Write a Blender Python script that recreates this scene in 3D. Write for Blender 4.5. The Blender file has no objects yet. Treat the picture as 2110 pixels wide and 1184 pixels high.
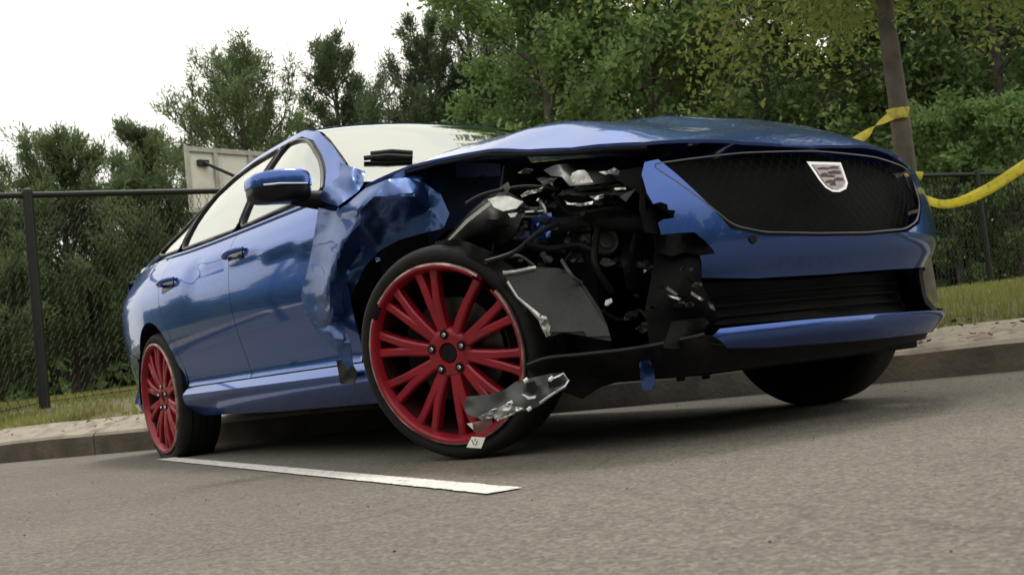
import bpy, bmesh, math, random
from mathutils import Vector, Matrix, noise
from mathutils.geometry import delaunay_2d_cdt
V = Vector
R = math.radians
random.seed(11)
scene = bpy.context.scene
C = scene.collection
# ------------------------------------------------------------------ camera
CAM = V((3.19709, -2.76984, 0.27802))
YAW, PITCH, ROLL, FPX = R(145.7794), R(3.8522), R(-6.3441), 2393.16
IW, IH = 2110.0, 1184.0
_f = V((math.cos(PITCH) * math.cos(YAW), math.cos(PITCH) * math.sin(YAW), math.sin(PITCH)))
_r = _f.cross(V((0, 0, 1))).normalized()
_u = _r.cross(_f)
_r2 = math.cos(ROLL) * _r + math.sin(ROLL) * _u
_u2 = -math.sin(ROLL) * _r + math.cos(ROLL) * _u
cam = bpy.data.cameras.new('camera')
cam.sensor_width = 36
cam.lens = 36 * FPX / IW
cam.clip_start = 0.05
cam.clip_end = 900
cam.dof.use_dof = True
cam.dof.focus_distance = 4.0
cam.dof.aperture_fstop = 9.0
camo = bpy.data.objects.new('camera', cam)
C.objects.link(camo)
m3 = Matrix((_r2, _u2, -_f)).transposed()
camo.matrix_world = Matrix.Translation(CAM) @ m3.to_4x4()
scene.camera = camo
# ------------------------------------------------------------------ sky and sun
SUN_AZ, SUN_EL = R(125), R(66)          # direction towards the sun: behind the car, left of it
world = bpy.data.worlds.new('World')
scene.world = world
world.use_nodes = True
nt = world.node_tree
nt.nodes.clear()
wo = nt.nodes.new('ShaderNodeOutputWorld')
bg = nt.nodes.new('ShaderNodeBackground')
sky = nt.nodes.new('ShaderNodeTexSky')
sky.sky_type = 'NISHITA'
sky.sun_disc = False
sky.sun_elevation = SUN_EL
sky.sun_rotation = R(90) - SUN_AZ
sky.air_density = 1.0
sky.dust_density = 3.0
tc = nt.nodes.new('ShaderNodeTexCoord')
mp = nt.nodes.new('ShaderNodeMapping')
mp.inputs['Scale'].default_value = (1, 1, 2.6)
nz = nt.nodes.new('ShaderNodeTexNoise')
nz.inputs['Scale'].default_value = 1.7
nz.inputs['Detail'].default_value = 6
nz.inputs['Roughness'].default_value = 0.55
rmp = nt.nodes.new('ShaderNodeValToRGB')
rmp.color_ramp.elements[0].position = 0.34
rmp.color_ramp.elements[0].color = (0.66, 0.66, 0.66, 1)
rmp.color_ramp.elements[1].position = 0.6
rmp.color_ramp.elements[1].color = (1, 1, 1, 1)
mix = nt.nodes.new('ShaderNodeMix')
mix.data_type = 'RGBA'
mix.inputs['B'].default_value = (13.3, 12.9, 11.7, 1)     # thin bright cloud sheet
nt.links.new(tc.outputs['Generated'], mp.inputs['Vector'])
nt.links.new(mp.outputs['Vector'], nz.inputs['Vector'])
nt.links.new(nz.outputs['Fac'], rmp.inputs['Fac'])
nt.links.new(rmp.outputs['Color'], mix.inputs['Factor'])
nt.links.new(sky.outputs['Color'], mix.inputs['A'])
nt.links.new(mix.outputs['Result'], bg.inputs['Color'])
bg.inputs['Strength'].default_value = 0.10
nt.links.new(bg.outputs[0], wo.inputs[0])
sl = bpy.data.lights.new('sun', 'SUN')
sl.energy = 1.5
sl.angle = R(10)
sl.color = (1, 0.96, 0.89)
so = bpy.data.objects.new('sun', sl)
C.objects.link(so)
_sd = V((math.cos(SUN_EL) * math.cos(SUN_AZ), math.cos(SUN_EL) * math.sin(SUN_AZ), math.sin(SUN_EL)))
so.rotation_euler = _sd.to_track_quat('Z', 'Y').to_euler()
so.location = (0, 0, 12)
vs = scene.view_settings
vs.view_transform = 'Standard'
vs.look = 'None'
vs.exposure = 0.2
vs.gamma = 1.0
vs.use_curve_mapping = False
scene.render.engine = 'CYCLES'


# ------------------------------------------------------------------ helpers
def ray(u, v):
    return _r2 * ((u - IW / 2) / FPX) + _u2 * (-(v - IH / 2) / FPX) + _f


def atd(u, v, t):                      # point at depth t (metres along the view axis)
    return CAM + ray(u, v) * t


def on(u, v, ax, val):                 # point where the sight line meets a plane x, y or z = val
    d = ray(u, v)
    return CAM + d * ((val - CAM[ax]) / d[ax])


def ip(tab, x):                        # smooth interpolation in a table
    if x <= tab[0][0]:
        return tab[0][1]
    if x >= tab[-1][0]:
        return tab[-1][1]
    n = len(tab)
    for i in range(n - 1):
        if x <= tab[i + 1][0]:
            break
    x0, y0 = tab[i]
    x1, y1 = tab[i + 1]
    h = x1 - x0
    s = (y1 - y0) / h

    def sl_(a, b):
        return (tab[b][1] - tab[a][1]) / (tab[b][0] - tab[a][0])
    m0 = s if i == 0 else (0 if sl_(i - 1, i) * s <= 0 else 2 * sl_(i - 1, i) * s / (sl_(i - 1, i) + s))
    m1 = s if i == n - 2 else (0 if sl_(i + 1, i + 2) * s <= 0 else 2 * sl_(i + 1, i + 2) * s / (sl_(i + 1, i + 2) + s))
    t = (x - x0) / h
    return ((2 * t ** 3 - 3 * t * t + 1) * y0 + (t ** 3 - 2 * t * t + t) * h * m0
            + (-2 * t ** 3 + 3 * t * t) * y1 + (t ** 3 - t * t) * h * m1)


def smooth(a, b, x):
    t = max(0, min(1, (x - a) / (b - a)))
    return t * t * (3 - 2 * t)


def nz3(x, y, z, s=1.0):
    return noise.noise(V((x * s, y * s, z * s)))


def material(name, base, rough=0.5, metal=0.0, var=0.15, vscale=8, coat=0.0, bump=0.0, bscale=60,
             spec=0.5, dirt=None, dirt_amt=0.0, dscale=4, trans=0.0, tint=None):
    m = bpy.data.materials.new(name)
    m.use_nodes = True
    n = m.node_tree.nodes
    l = m.node_tree.links
    b = n['Principled BSDF']
    co = n.new('ShaderNodeTexCoord')
    b.inputs['Roughness'].default_value = rough
    b.inputs['Metallic'].default_value = metal
    b.inputs['Specular IOR Level'].default_value = spec
    b.inputs['Coat Weight'].default_value = coat
    b.inputs['Coat Roughness'].default_value = 0.04
    if tint:
        b.inputs['Specular Tint'].default_value = tuple(tint) + (1,)
    t = n.new('ShaderNodeTexNoise')
    t.inputs['Scale'].default_value = vscale
    t.inputs['Detail'].default_value = 5
    l.new(co.outputs['Object'], t.inputs['Vector'])
    r = n.new('ShaderNodeValToRGB')
    r.color_ramp.elements[0].position = 0.3
    r.color_ramp.elements[1].position = 0.72
    r.color_ramp.elements[0].color = tuple(c * (1 - var) for c in base) + (1,)
    r.color_ramp.elements[1].color = tuple(min(1, c * (1 + var)) for c in base) + (1,)
    l.new(t.outputs['Fac'], r.inputs['Fac'])
    out = r.outputs['Color']
    if dirt:
        t2 = n.new('ShaderNodeTexNoise')
        t2.inputs['Scale'].default_value = dscale
        t2.inputs['Detail'].default_value = 7
        t2.inputs['Roughness'].default_value = 0.65
        l.new(co.outputs['Object'], t2.inputs['Vector'])
        mr = n.new('ShaderNodeMapRange')
        mr.inputs['From Min'].default_value = 0.5
        mr.inputs['From Max'].default_value = 0.72
        mr.inputs['To Max'].default_value = dirt_amt
        l.new(t2.outputs['Fac'], mr.inputs['Value'])
        mx = n.new('ShaderNodeMix')
        mx.data_type = 'RGBA'
        mx.inputs['B'].default_value = tuple(dirt) + (1,)
        l.new(mr.outputs['Result'], mx.inputs['Factor'])
        l.new(out, mx.inputs['A'])
        out = mx.outputs['Result']
    l.new(out, b.inputs['Base Color'])
    if bump:
        t3 = n.new('ShaderNodeTexNoise')
        t3.inputs['Scale'].default_value = bscale
        t3.inputs['Detail'].default_value = 4
        l.new(co.outputs['Object'], t3.inputs['Vector'])
        bp = n.new('ShaderNodeBump')
        bp.inputs['Strength'].default_value = bump
        bp.inputs['Distance'].default_value = 0.01
        l.new(t3.outputs['Fac'], bp.inputs['Height'])
        l.new(bp.outputs[0], b.inputs['Normal'])
    if trans:
        tr = n.new('ShaderNodeBsdfTranslucent')
        l.new(out, tr.inputs['Color'])
        ms = n.new('ShaderNodeMixShader')
        ms.inputs[0].default_value = trans
        l.new(b.outputs[0], ms.inputs[1])
        l.new(tr.outputs[0], ms.inputs[2])
        l.new(ms.outputs[0], n['Material Output'].inputs[0])
    return m


def glass(name, tint, floor=0.1, ior=1.6):
    m = bpy.data.materials.new(name)
    m.use_nodes = True
    n = m.node_tree.nodes
    l = m.node_tree.links
    n.remove(n['Principled BSDF'])
    tr = n.new('ShaderNodeBsdfTransparent')
    tr.inputs[0].default_value = tint + (1,)
    gl = n.new('ShaderNodeBsdfGlossy')
    gl.inputs['Roughness'].default_value = 0.02
    gl.inputs['Color'].default_value = (0.97, 1.0, 0.95, 1)
    fr = n.new('ShaderNodeFresnel')
    fr.inputs[0].default_value = ior
    mr = n.new('ShaderNodeMapRange')
    mr.inputs['To Min'].default_value = floor
    l.new(fr.outputs[0], mr.inputs['Value'])
    ms = n.new('ShaderNodeMixShader')
    l.new(mr.outputs[0], ms.inputs[0])
    l.new(tr.outputs[0], ms.inputs[1])
    l.new(gl.outputs[0], ms.inputs[2])
    l.new(ms.outputs[0], n['Material Output'].inputs[0])
    return m


M = {}
M['paint'] = material('blue_paint', (0.040, 0.098, 0.35), 0.27, 0.86, 0.05, 3, coat=0.9, tint=(0.50, 0.64, 1.0),
                      dirt=(0.16, 0.17, 0.22), dirt_amt=0.06, dscale=5)
M['paint_torn'] = material('scraped_blue_paint', (0.030, 0.070, 0.21), 0.38, 0.6, 0.12, 4, coat=0.4, tint=(0.45, 0.6, 1.0), bump=0.04, bscale=14,
                           dirt=(0.22, 0.25, 0.28), dirt_amt=0.22, dscale=3.5)
M['black'] = material('black_plastic', (0.008, 0.008, 0.009), 0.55, 0, 0.3, 20, bump=0.1, spec=0.15)
M['satin'] = material('gloss_black', (0.007, 0.007, 0.009), 0.3, 0, 0.2, 20, spec=0.25)
M['grey'] = material('grey_plastic', (0.075, 0.078, 0.082), 0.45, 0.1, 0.2, 6, bump=0.1)
M['dgrey'] = material('dark_grey_plastic', (0.028, 0.030, 0.031), 0.5, 0, 0.25, 8, bump=0.1)
M['silver'] = material('bare_metal', (0.5, 0.5, 0.5), 0.3, 0.85, 0.3, 25, bump=0.15)
M['chrome'] = material('satin_chrome', (0.62, 0.62, 0.63), 0.22, 1.0, 0.05, 20)
M['white'] = material('white_plastic', (0.72, 0.72, 0.70), 0.35, 0, 0.1, 12)
M['red'] = material('red_wheel_paint', (0.30, 0.003, 0.018), 0.42, 0.15, 0.25, 10, coat=0.25,
                    dirt=(0.12, 0.02, 0.025), dirt_amt=0.5, dscale=14)
M['barrel'] = material('dark_red_barrel', (0.035, 0.004, 0.006), 0.6, 0.1, 0.3, 10)  # barrel in a darker red than the spokes
M['scuff'] = material('scraped_rim_edge', (0.42, 0.26, 0.25), 0.4, 0.5, 0.6, 18, bump=0.3,
                      dirt=(0.5, 0.48, 0.46), dirt_amt=0.9, dscale=9)
M['tyre'] = material('tyre_rubber', (0.011, 0.011, 0.011), 0.75, 0, 0.25, 12, bump=0.2, bscale=90, spec=0.3,
                     dirt=(0.035, 0.032, 0.028), dirt_amt=0.4, dscale=6)
M['disc'] = material('brake_disc_steel', (0.10, 0.095, 0.09), 0.4, 0.8, 0.3, 20)
M['under'] = material('dark_underbody', (0.008, 0.008, 0.009), 0.75, 0, 0.3, 8, spec=0.15)
M['inner_shade'] = material('shaded_inner_paint', (0.008, 0.014, 0.05), 0.55, 0.2, 0.25, 6, spec=0.3)  # body blue darkened: shade inside the engine bay is put into this colour
M['railpaint'] = material('blue_grey_rail', (0.05, 0.075, 0.16), 0.5, 0.3, 0.25, 12)  # lighter blue-grey than the inner wing
M['airbag'] = material('airbag_cloth', (0.74, 0.69, 0.62), 0.8, 0, 0.06, 5, bump=0.3, bscale=12)
M['rubber'] = material('window_rubber', (0.012, 0.013, 0.018), 0.35, 0, 0.1, 8)
M['wheelblack'] = M['under']
M['glass'] = glass('side_glass', (0.80, 0.80, 0.76), 0.42, 1.8)
M['wglass'] = glass('windscreen_glass', (0.70, 0.76, 0.66), 0.40, 2.0)
M['lens'] = glass('lamp_lens', (0.85, 0.87, 0.9), 0.25, 1.6)
M['orange'] = material('orange_reflector', (0.35, 0.05, 0.02), 0.3, 0, 0.1)
M['maroon'] = material('dark_red_reflector', (0.10, 0.03, 0.03), 0.35, 0, 0.2)
M['paper'] = material('white_label', (0.8, 0.79, 0.74), 0.7, 0, 0.05)
M['ink'] = material('label_ink', (0.03, 0.03, 0.03), 0.7)


def link(name, me, mat, parent=None):
    o = bpy.data.objects.new(name, me)
    C.objects.link(o)
    if mat:
        me.materials.append(mat)
    if parent:
        o.parent = parent
    return o


def tag(o, label=None, cat=None, group=None, kind=None):
    if label:
        o['label'] = label
    if cat:
        o['category'] = cat
    if group:
        o['group'] = group
    if kind:
        o['kind'] = kind
    return o


def empty(name, loc=(0, 0, 0)):
    o = bpy.data.objects.new(name, None)
    o.empty_display_size = 0.2
    o.location = loc
    C.objects.link(o)
    return o


def finish(bm, name, mat, parent=None, sharp=38, flat=False):
    me = bpy.data.meshes.new(name)
    bm.normal_update()
    bm.to_mesh(me)
    bm.free()
    if not flat:
        for p in me.polygons:
            p.use_smooth = True
        me.set_sharp_from_angle(angle=R(sharp))
    return link(name, me, mat, parent)


def pydata(name, vs_, fs, mat, parent=None, smooth_=True, sharp=38):
    me = bpy.data.meshes.new(name)
    me.from_pydata(vs_, [], fs)
    if smooth_:
        for p in me.polygons:
            p.use_smooth = True
        me.set_sharp_from_angle(angle=R(sharp))
    return link(name, me, mat, parent)


def resample(poly, step, closed=True):
    out = []
    n = len(poly)
    for i in range(n if closed else n - 1):
        a = V(poly[i])
        b = V(poly[(i + 1) % n])
        k = max(1, int(math.ceil((b - a).length / step)))
        for j in range(k):
            out.append(a.lerp(b, j / k))
    if not closed:
        out.append(V(poly[-1]))
    return out


def rounded(poly, r, n=4):             # round the corners of a 2D or 3D polygon
    out = []
    k = len(poly)
    for i in range(k):
        p = V(poly[i])
        a = V(poly[i - 1]) - p
        b = V(poly[(i + 1) % k]) - p
        d = min(r, a.length * 0.45, b.length * 0.45)
        a = p + a.normalized() * d
        b = p + b.normalized() * d
        for j in range(n + 1):
            t = j / n
            out.append(a * (1 - t) ** 2 + p * 2 * t * (1 - t) + b * t * t)
    return out


def inside(poly, x, y):
    c = False
    n = len(poly)
    j = n - 1
    for i in range(n):
        xi, yi = poly[i][0], poly[i][1]
        xj, yj = poly[j][0], poly[j][1]
        if (yi > y) != (yj > y) and x < (xj - xi) * (y - yi) / (yj - yi) + xi:
            c = not c
        j = i
    return c


def panel(name, poly, fn, mat, parent, step=0.035, thick=0.004, out=(0, -1, 0), sharp=38, extra=None):
    """A sheet: outline in a 2D view, filled with a fine grid, laid on the surface fn(a, b) and given thickness."""
    bd = resample(poly, step)
    xs = [p[0] for p in bd]
    ys = [p[1] for p in bd]
    pts = [V((p[0], p[1])) for p in bd]
    nb = len(pts)
    edges = [(i, (i + 1) % nb) for i in range(nb)]
    gx = int((max(xs) - min(xs)) / step) + 1
    gy = int((max(ys) - min(ys)) / step) + 1
    for i in range(gx + 1):
        for j in range(gy + 1):
            x = min(xs) + (i + 0.5) * step
            y = min(ys) + (j + 0.5) * step
            if inside(bd, x, y):
                if min((p[0] - x) ** 2 + (p[1] - y) ** 2 for p in bd) > (0.42 * step) ** 2:
                    pts.append(V((x, y)))
    vs2, _, fs, _, _, _ = delaunay_2d_cdt(pts, edges, [], 1, 1e-6)
    bm = bmesh.new()
    bv = [bm.verts.new(fn(p[0], p[1])) for p in vs2]
    for f in fs:
        try:
            bm.faces.new([bv[i] for i in f])
        except ValueError:
            pass
    bmesh.ops.recalc_face_normals(bm, faces=bm.faces[:])
    bm.normal_update()
    s = V((0, 0, 0))
    for f in bm.faces:
        s += f.normal * f.calc_area()
    if s.dot(V(out)) < 0:
        bmesh.ops.reverse_faces(bm, faces=bm.faces[:])
    bm.normal_update()
    thicken(bm, thick)
    return finish(bm, name, mat, parent, sharp)


def thicken(bm, thick):
    if not thick:
        return
    ov = bm.verts[:]
    of = bm.faces[:]
    be = [e for e in bm.edges if len(e.link_faces) == 1]
    inn = {v: bm.verts.new(v.co - v.normal * thick) for v in ov}
    for f in of:
        bm.faces.new([inn[v] for v in reversed(f.verts)])
    for e in be:
        f = e.link_faces[0]
        a, b = e.verts
        for lp in f.loops:
            if lp.edge == e:
                a, b = lp.vert, lp.link_loop_next.vert
        bm.faces.new([b, a, inn[a], inn[b]])


def tube(name, pts, r, mat, parent=None, sides=8, caps=True, bm=None):
    own = bm is None
    if own:
        bm = bmesh.new()
    pts = [V(p) for p in pts]
    n = len(pts)
    rings = []
    up = V((0.31, 0.17, 0.93)).normalized()
    for i, p in enumerate(pts):
        t = (pts[min(i + 1, n - 1)] - pts[max(i - 1, 0)]).normalized()
        a = t.cross(up)
        if a.length < 1e-3:
            a = t.cross(V((1, 0, 0)))
        a.normalize()
        b = t.cross(a).normalized()
        rr = r[i] if isinstance(r, (list, tuple)) else r
        rings.append([bm.verts.new(p + (a * math.cos(k * 2 * math.pi / sides) + b * math.sin(k * 2 * math.pi / sides)) * rr)
                      for k in range(sides)])
    for i in range(n - 1):
        for k in range(sides):
            bm.faces.new([rings[i][k], rings[i][(k + 1) % sides], rings[i + 1][(k + 1) % sides], rings[i + 1][k]])
    if caps:
        bm.faces.new(list(reversed(rings[0])))
        bm.faces.new(rings[-1])
    if own:
        bmesh.ops.recalc_face_normals(bm, faces=bm.faces[:])
        return finish(bm, name, mat, parent, 50)


def curve(pts, n=6):                   # Catmull-Rom through points
    pts = [V(p) for p in pts]
    out = []
    for i in range(len(pts) - 1):
        p0 = pts[max(i - 1, 0)]
        p1, p2 = pts[i], pts[i + 1]
        p3 = pts[min(i + 2, len(pts) - 1)]
        for k in range(n):
            t = k / n
            out.append(0.5 * ((2 * p1) + (p2 - p0) * t + (2 * p0 - 5 * p1 + 4 * p2 - p3) * t * t + (3 * p1 - p0 - 3 * p2 + p3) * t ** 3))
    out.append(pts[-1])
    return out


def box(bm, c, d, rot=None):
    r = bmesh.ops.create_cube(bm, size=1)
    mt = Matrix.Translation(V(c)) @ (rot.to_4x4() if rot else Matrix()) @ Matrix.Diagonal((d[0], d[1], d[2], 1))
    bmesh.ops.transform(bm, matrix=mt, verts=r['verts'])
    return r['verts']


def boxobj(name, c, d, mat, parent=None, rot=None, bevel=0.004):
    bm = bmesh.new()
    box(bm, c, d, rot)
    if bevel:
        bmesh.ops.bevel(bm, geom=bm.edges[:], offset=bevel, segments=2, affect='EDGES', profile=0.5)
    return finish(bm, name, mat, parent, 50)


def lathe(bm, prof, seg, a0=0.0, a1=2 * math.pi, closed=True, gap=None):
    """profile [(y, r)] turned about the local y axis."""
    rings = []
    n = seg if closed else seg + 1
    for i in range(n):
        a = a0 + (a1 - a0) * i / seg
        rings.append([bm.verts.new((r * math.cos(a), y, r * math.sin(a))) for y, r in prof])
    fs = []
    for i in range(seg):
        am = math.degrees(a0 + (a1 - a0) * (i + 0.5) / seg) % 360
        if gap and any(g0 <= am <= g1 for g0, g1 in gap):
            continue
        A, B = rings[i], rings[(i + 1) % n]
        for k in range(len(prof) - 1):
            fs.append(bm.faces.new([A[k], A[k + 1], B[k + 1], B[k]]))
    return fs


# ------------------------------------------------------------------ ground: lot, kerb, verge
K0 = V((-5.63, -1.235, 0))
KD = V((5.69, 3.37, 0)).normalized()
KN = V((-KD.y, KD.x, 0))
RISE = [(0.0, 0.15), (0.36, 0.235), (0.7, 0.275), (1.23, 0.35), (2.0, 0.385), (5.0, 0.49), (10.7, 0.63), (20, 0.85), (35, 1.2), (60, 1.3), (400, 1.3)]


def kxy(s, d):
    return K0 + KD * s + KN * d


def ground_z(p):
    d = (V((p[0], p[1], 0)) - K0).dot(KN)
    return 0.0 if d < 0 else ip(RISE, d)


def asphalt_mat():
    m = bpy.data.materials.new('asphalt')
    m.use_nodes = True
    n, l = m.node_tree.nodes, m.node_tree.links
    b = n['Principled BSDF']
    b.inputs['Roughness'].default_value = 0.85
    co = n.new('ShaderNodeTexCoord')
    def nzn(sc, det=4, ro=0.5):
        t = n.new('ShaderNodeTexNoise')
        t.inputs['Scale'].default_value = sc
        t.inputs['Detail'].default_value = det
        t.inputs['Roughness'].default_value = ro
        l.new(co.outputs['Object'], t.inputs['Vector'])
        return t
    vor = n.new('ShaderNodeTexVoronoi')
    vor.inputs['Scale'].default_value = 120
    l.new(co.outputs['Object'], vor.inputs['Vector'])
    r1 = n.new('ShaderNodeValToRGB')
    e = r1.color_ramp.elements
    e[0].position = 0.0
    e[0].color = (0.100, 0.090, 0.078, 1)
    e[1].position = 1.0
    e[1].color = (0.27, 0.243, 0.208, 1)
    e2 = e.new(0.5)
    e2.color = (0.155, 0.138, 0.117, 1)
    l.new(vor.outputs['Color'], r1.inputs['Fac'])
    big = nzn(0.9, 6, 0.6)
    mr = n.new('ShaderNodeMapRange')
    mr.inputs['From Min'].default_value = 0.3
    mr.inputs['From Max'].default_value = 0.7
    mr.inputs['To Min'].default_value = 0.84
    mr.inputs['To Max'].default_value = 1.08
    l.new(big.outputs['Fac'], mr.inputs['Value'])
    mu = n.new('ShaderNodeMix')
    mu.data_type = 'RGBA'
    mu.blend_type = 'MULTIPLY'
    mu.inputs['Factor'].default_value = 1
    l.new(r1.outputs['Color'], mu.inputs['A'])
    l.new(mr.outputs['Result'], mu.inputs['B'])
    # small dark holes and stains
    v2 = n.new('ShaderNodeTexVoronoi')
    v2.inputs['Scale'].default_value = 9
    l.new(co.outputs['Object'], v2.inputs['Vector'])
    m2 = n.new('ShaderNodeMapRange')
    m2.inputs['From Min'].default_value = 0.05
    m2.inputs['From Max'].default_value = 0.09
    m2.inputs['To Min'].default_value = 0.45
    m2.inputs['To Max'].default_value = 1
    l.new(v2.outputs['Distance'], m2.inputs['Value'])
    mu2 = n.new('ShaderNodeMix')
    mu2.data_type = 'RGBA'
    mu2.blend_type = 'MULTIPLY'
    mu2.inputs['Factor'].default_value = 1
    l.new(mu.outputs['Result'], mu2.inputs['A'])
    l.new(m2.outputs['Result'], mu2.inputs['B'])
    # thin wandering cracks
    dn = nzn(2.2, 5)
    ad = n.new('ShaderNodeMix')
    ad.data_type = 'RGBA'
    ad.inputs['Factor'].default_value = 0.25
    l.new(co.outputs['Object'], ad.inputs['A'])
    l.new(dn.outputs['Color'], ad.inputs['B'])
    v3 = n.new('ShaderNodeTexVoronoi')
    v3.feature = 'DISTANCE_TO_EDGE'
    v3.inputs['Scale'].default_value = 0.75
    l.new(ad.outputs['Result'], v3.inputs['Vector'])
    m3_ = n.new('ShaderNodeMapRange')
    m3_.inputs['From Min'].default_value = 0.002
    m3_.inputs['From Max'].default_value = 0.008
    m3_.inputs['To Min'].default_value = 0.84
    m3_.inputs['To Max'].default_value = 1
    l.new(v3.outputs['Distance'], m3_.inputs['Value'])
    mu3 = n.new('ShaderNodeMix')
    mu3.data_type = 'RGBA'
    mu3.blend_type = 'MULTIPLY'
    mu3.inputs['Factor'].default_value = 1
    l.new(mu2.outputs['Result'], mu3.inputs['A'])
    l.new(m3_.outputs['Result'], mu3.inputs['B'])
    l.new(mu3.outputs['Result'], b.inputs['Base Color'])
    bp = n.new('ShaderNodeBump')
    bp.inputs['Strength'].default_value = 0.9
    bp.inputs['Distance'].default_value = 0.006
    l.new(vor.outputs['Distance'], bp.inputs['Height'])
    f = nzn(240, 3)
    bp2 = n.new('ShaderNodeBump')
    bp2.inputs['Strength'].default_value = 0.5
    bp2.inputs['Distance'].default_value = 0.003
    l.new(f.outputs['Fac'], bp2.inputs['Height'])
    l.new(bp.outputs[0], bp2.inputs['Normal'])
    l.new(bp2.outputs[0], b.inputs['Normal'])
    return m


M['asphalt'] = asphalt_mat()
M['linepaint'] = material('white_line_paint', (0.74, 0.73, 0.68), 0.7, 0, 0.1, 30, bump=0.5, bscale=90,
                          dirt=(0.26, 0.24, 0.21), dirt_amt=0.9, dscale=34)
M['kerb'] = material('kerb_concrete', (0.33, 0.29, 0.235), 0.9, 0, 0.18, 6, bump=0.5, bscale=50,
                     dirt=(0.13, 0.11, 0.085), dirt_amt=0.75, dscale=5)
M['kerbface'] = material('shaded_grimy_kerb_face', (0.11, 0.092, 0.072), 0.95, 0, 0.3, 5, bump=0.6, bscale=40,
                         dirt=(0.2, 0.17, 0.135), dirt_amt=0.7, dscale=3)  # front face darkened: its shade is put into the colour, with some grime
M['soil'] = material('verge_soil', (0.12, 0.12, 0.055), 0.95, 0, 0.3, 3, bump=0.6, bscale=25,
                     dirt=(0.10, 0.075, 0.045), dirt_amt=0.8, dscale=1.7)

fs = [[0, 1, 2, 3]]
ext = 260
lot = pydata('parking_lot', [kxy(-ext, -ext), kxy(ext, -ext), kxy(ext, 0.10), kxy(-ext, 0.10)], fs, M['asphalt'], None, False)
tag(lot, 'worn grey brown asphalt of the parking lot', None, kind='structure')
# painted stall line
la, lb = V((-2.86, -0.925)), V((0.985, -1.345))
ld = (lb - la).normalized()
ln_ = V((-ld.y, ld.x))
vsn, fsn = [], []
for i in range(241):
    t = i / 240
    p = la.lerp(lb, t)
    for s in (-1, 1):
        w = 0.045 + 0.006 * nz3(t * 40, s * 3, 0) + 0.006 * nz3(t * 190, s * 9, 4)
        q = p + ln_ * s * w
        vsn.append((q.x, q.y, 0.004))
for i in range(240):
    fsn.append((2 * i, 2 * i + 2, 2 * i + 3, 2 * i + 1))
pl = pydata('stall_line', vsn, fsn, M['linepaint'], None, False)
tag(pl, 'white painted stall line running from the rear tyre towards the viewer', None, kind='structure')

# kerb: cast sections with open joints
kerb = empty('kerb', tuple(kxy(0, 0)))
tag(kerb, 'long pale concrete kerb between lot and grass', None, kind='structure')
prof = [(0.0, -0.05), (0.0, 0.125), (0.012, 0.145), (0.035, 0.155), (0.36, 0.235), (0.38, 0.22), (0.38, -0.05)]
for k in range(-4, 9):
    s0, s1 = k * 3.0 + 0.9, k * 3.0 + 3.892
    bm = bmesh.new()
    rings = []
    for i in range(9):
        s = s0 + (s1 - s0) * i / 8
        j = [bm.verts.new(kxy(s, d + 0.012 * nz3(s * 1.3, d * 9, k) * (1 if d < 0.3 else 1)) - kxy(0, 0)
                          + V((0, 0, z + (0.012 * nz3(s * 2, z * 8, 3.3) if z > 0 else 0)))) for d, z in prof]
        rings.append(j)
    for i in range(8):
        for q in range(len(prof) - 1):
            bm.faces.new([rings[i][q], rings[i + 1][q], rings[i + 1][q + 1], rings[i][q + 1]])
    bm.faces.new(rings[0])
    bm.faces.new(list(reversed(rings[-1])))
    bmesh.ops.recalc_face_normals(bm, faces=bm.faces[:])
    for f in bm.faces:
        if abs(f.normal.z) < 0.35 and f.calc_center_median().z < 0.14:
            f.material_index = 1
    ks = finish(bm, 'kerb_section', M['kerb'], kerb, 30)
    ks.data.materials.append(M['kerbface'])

# verge and ground beyond the fence, one sheet
ds = [0.37, 0.5, 0.7, 0.95, 1.25, 1.6, 2, 2.5, 3.2, 4, 5, 6.5, 8, 10, 12.5, 15, 18, 22, 27, 35, 50, 80, 140, 260]
ss = [-260, -120, -60, -30] + [i * 0.6 - 18 for i in range(80)] + [40, 60, 120, 260]
vsn, fsn = [], []
for d in ds:
    for s in ss:
        p = kxy(s, d)
        z = ip(RISE, d) + (0.025 * nz3(s * 0.9, d * 0.9, 1.0) + 0.012 * nz3(s * 3, d * 3, 2) if d > 0.4 else -0.012)
        vsn.append((p.x, p.y, z))
ns = len(ss)
for i in range(len(ds) - 1):
    for j in range(ns - 1):
        fsn.append((i * ns + j, i * ns + j + 1, (i + 1) * ns + j + 1, (i + 1) * ns + j))
verge = pydata('ground', vsn, fsn, M['soil'], None, True, 80)
tag(verge, 'rising soil bank behind the kerb and under the trees', None, kind='structure')


def blade_mesh(name, gen, mat):
    vs_, f_ = [], []
    for (p, h, w, lean, a) in gen:
        dx = V((math.cos(a), math.sin(a), 0)) * w
        tip = p + lean + V((0, 0, h))
        i = len(vs_)
        vs_ += [p - dx, p + dx, tip]
        f_.append((i, i + 1, i + 2))
    return pydata(name, vs_, f_, mat, None, False)


def grass_gen():
    rnd = random.Random(4)
    n = 0
    while n < 90000:
        d = 0.38 + (rnd.random() ** 1.5) * 8.5
        s = -6 + rnd.random() * 22
        if nz3(s * 0.8, d * 1.2, 7) < -0.28 and rnd.random() < 0.8:
            continue
        p = kxy(s, d)
        p.z = ip(RISE, d) - 0.01
        h = 0.035 + 0.05 * rnd.random() + 0.03 * max(0, nz3(s * 2, d * 2, 1))
        if 1.1 < d < 1.4:
            h *= 1.5
        a = rnd.random() * 6.28
        yield p, h, 0.004 + 0.004 * rnd.random(), V((math.cos(a), math.sin(a), 0)) * 0.03 * rnd.random(), rnd.random() * 6.28
        n += 1


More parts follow.
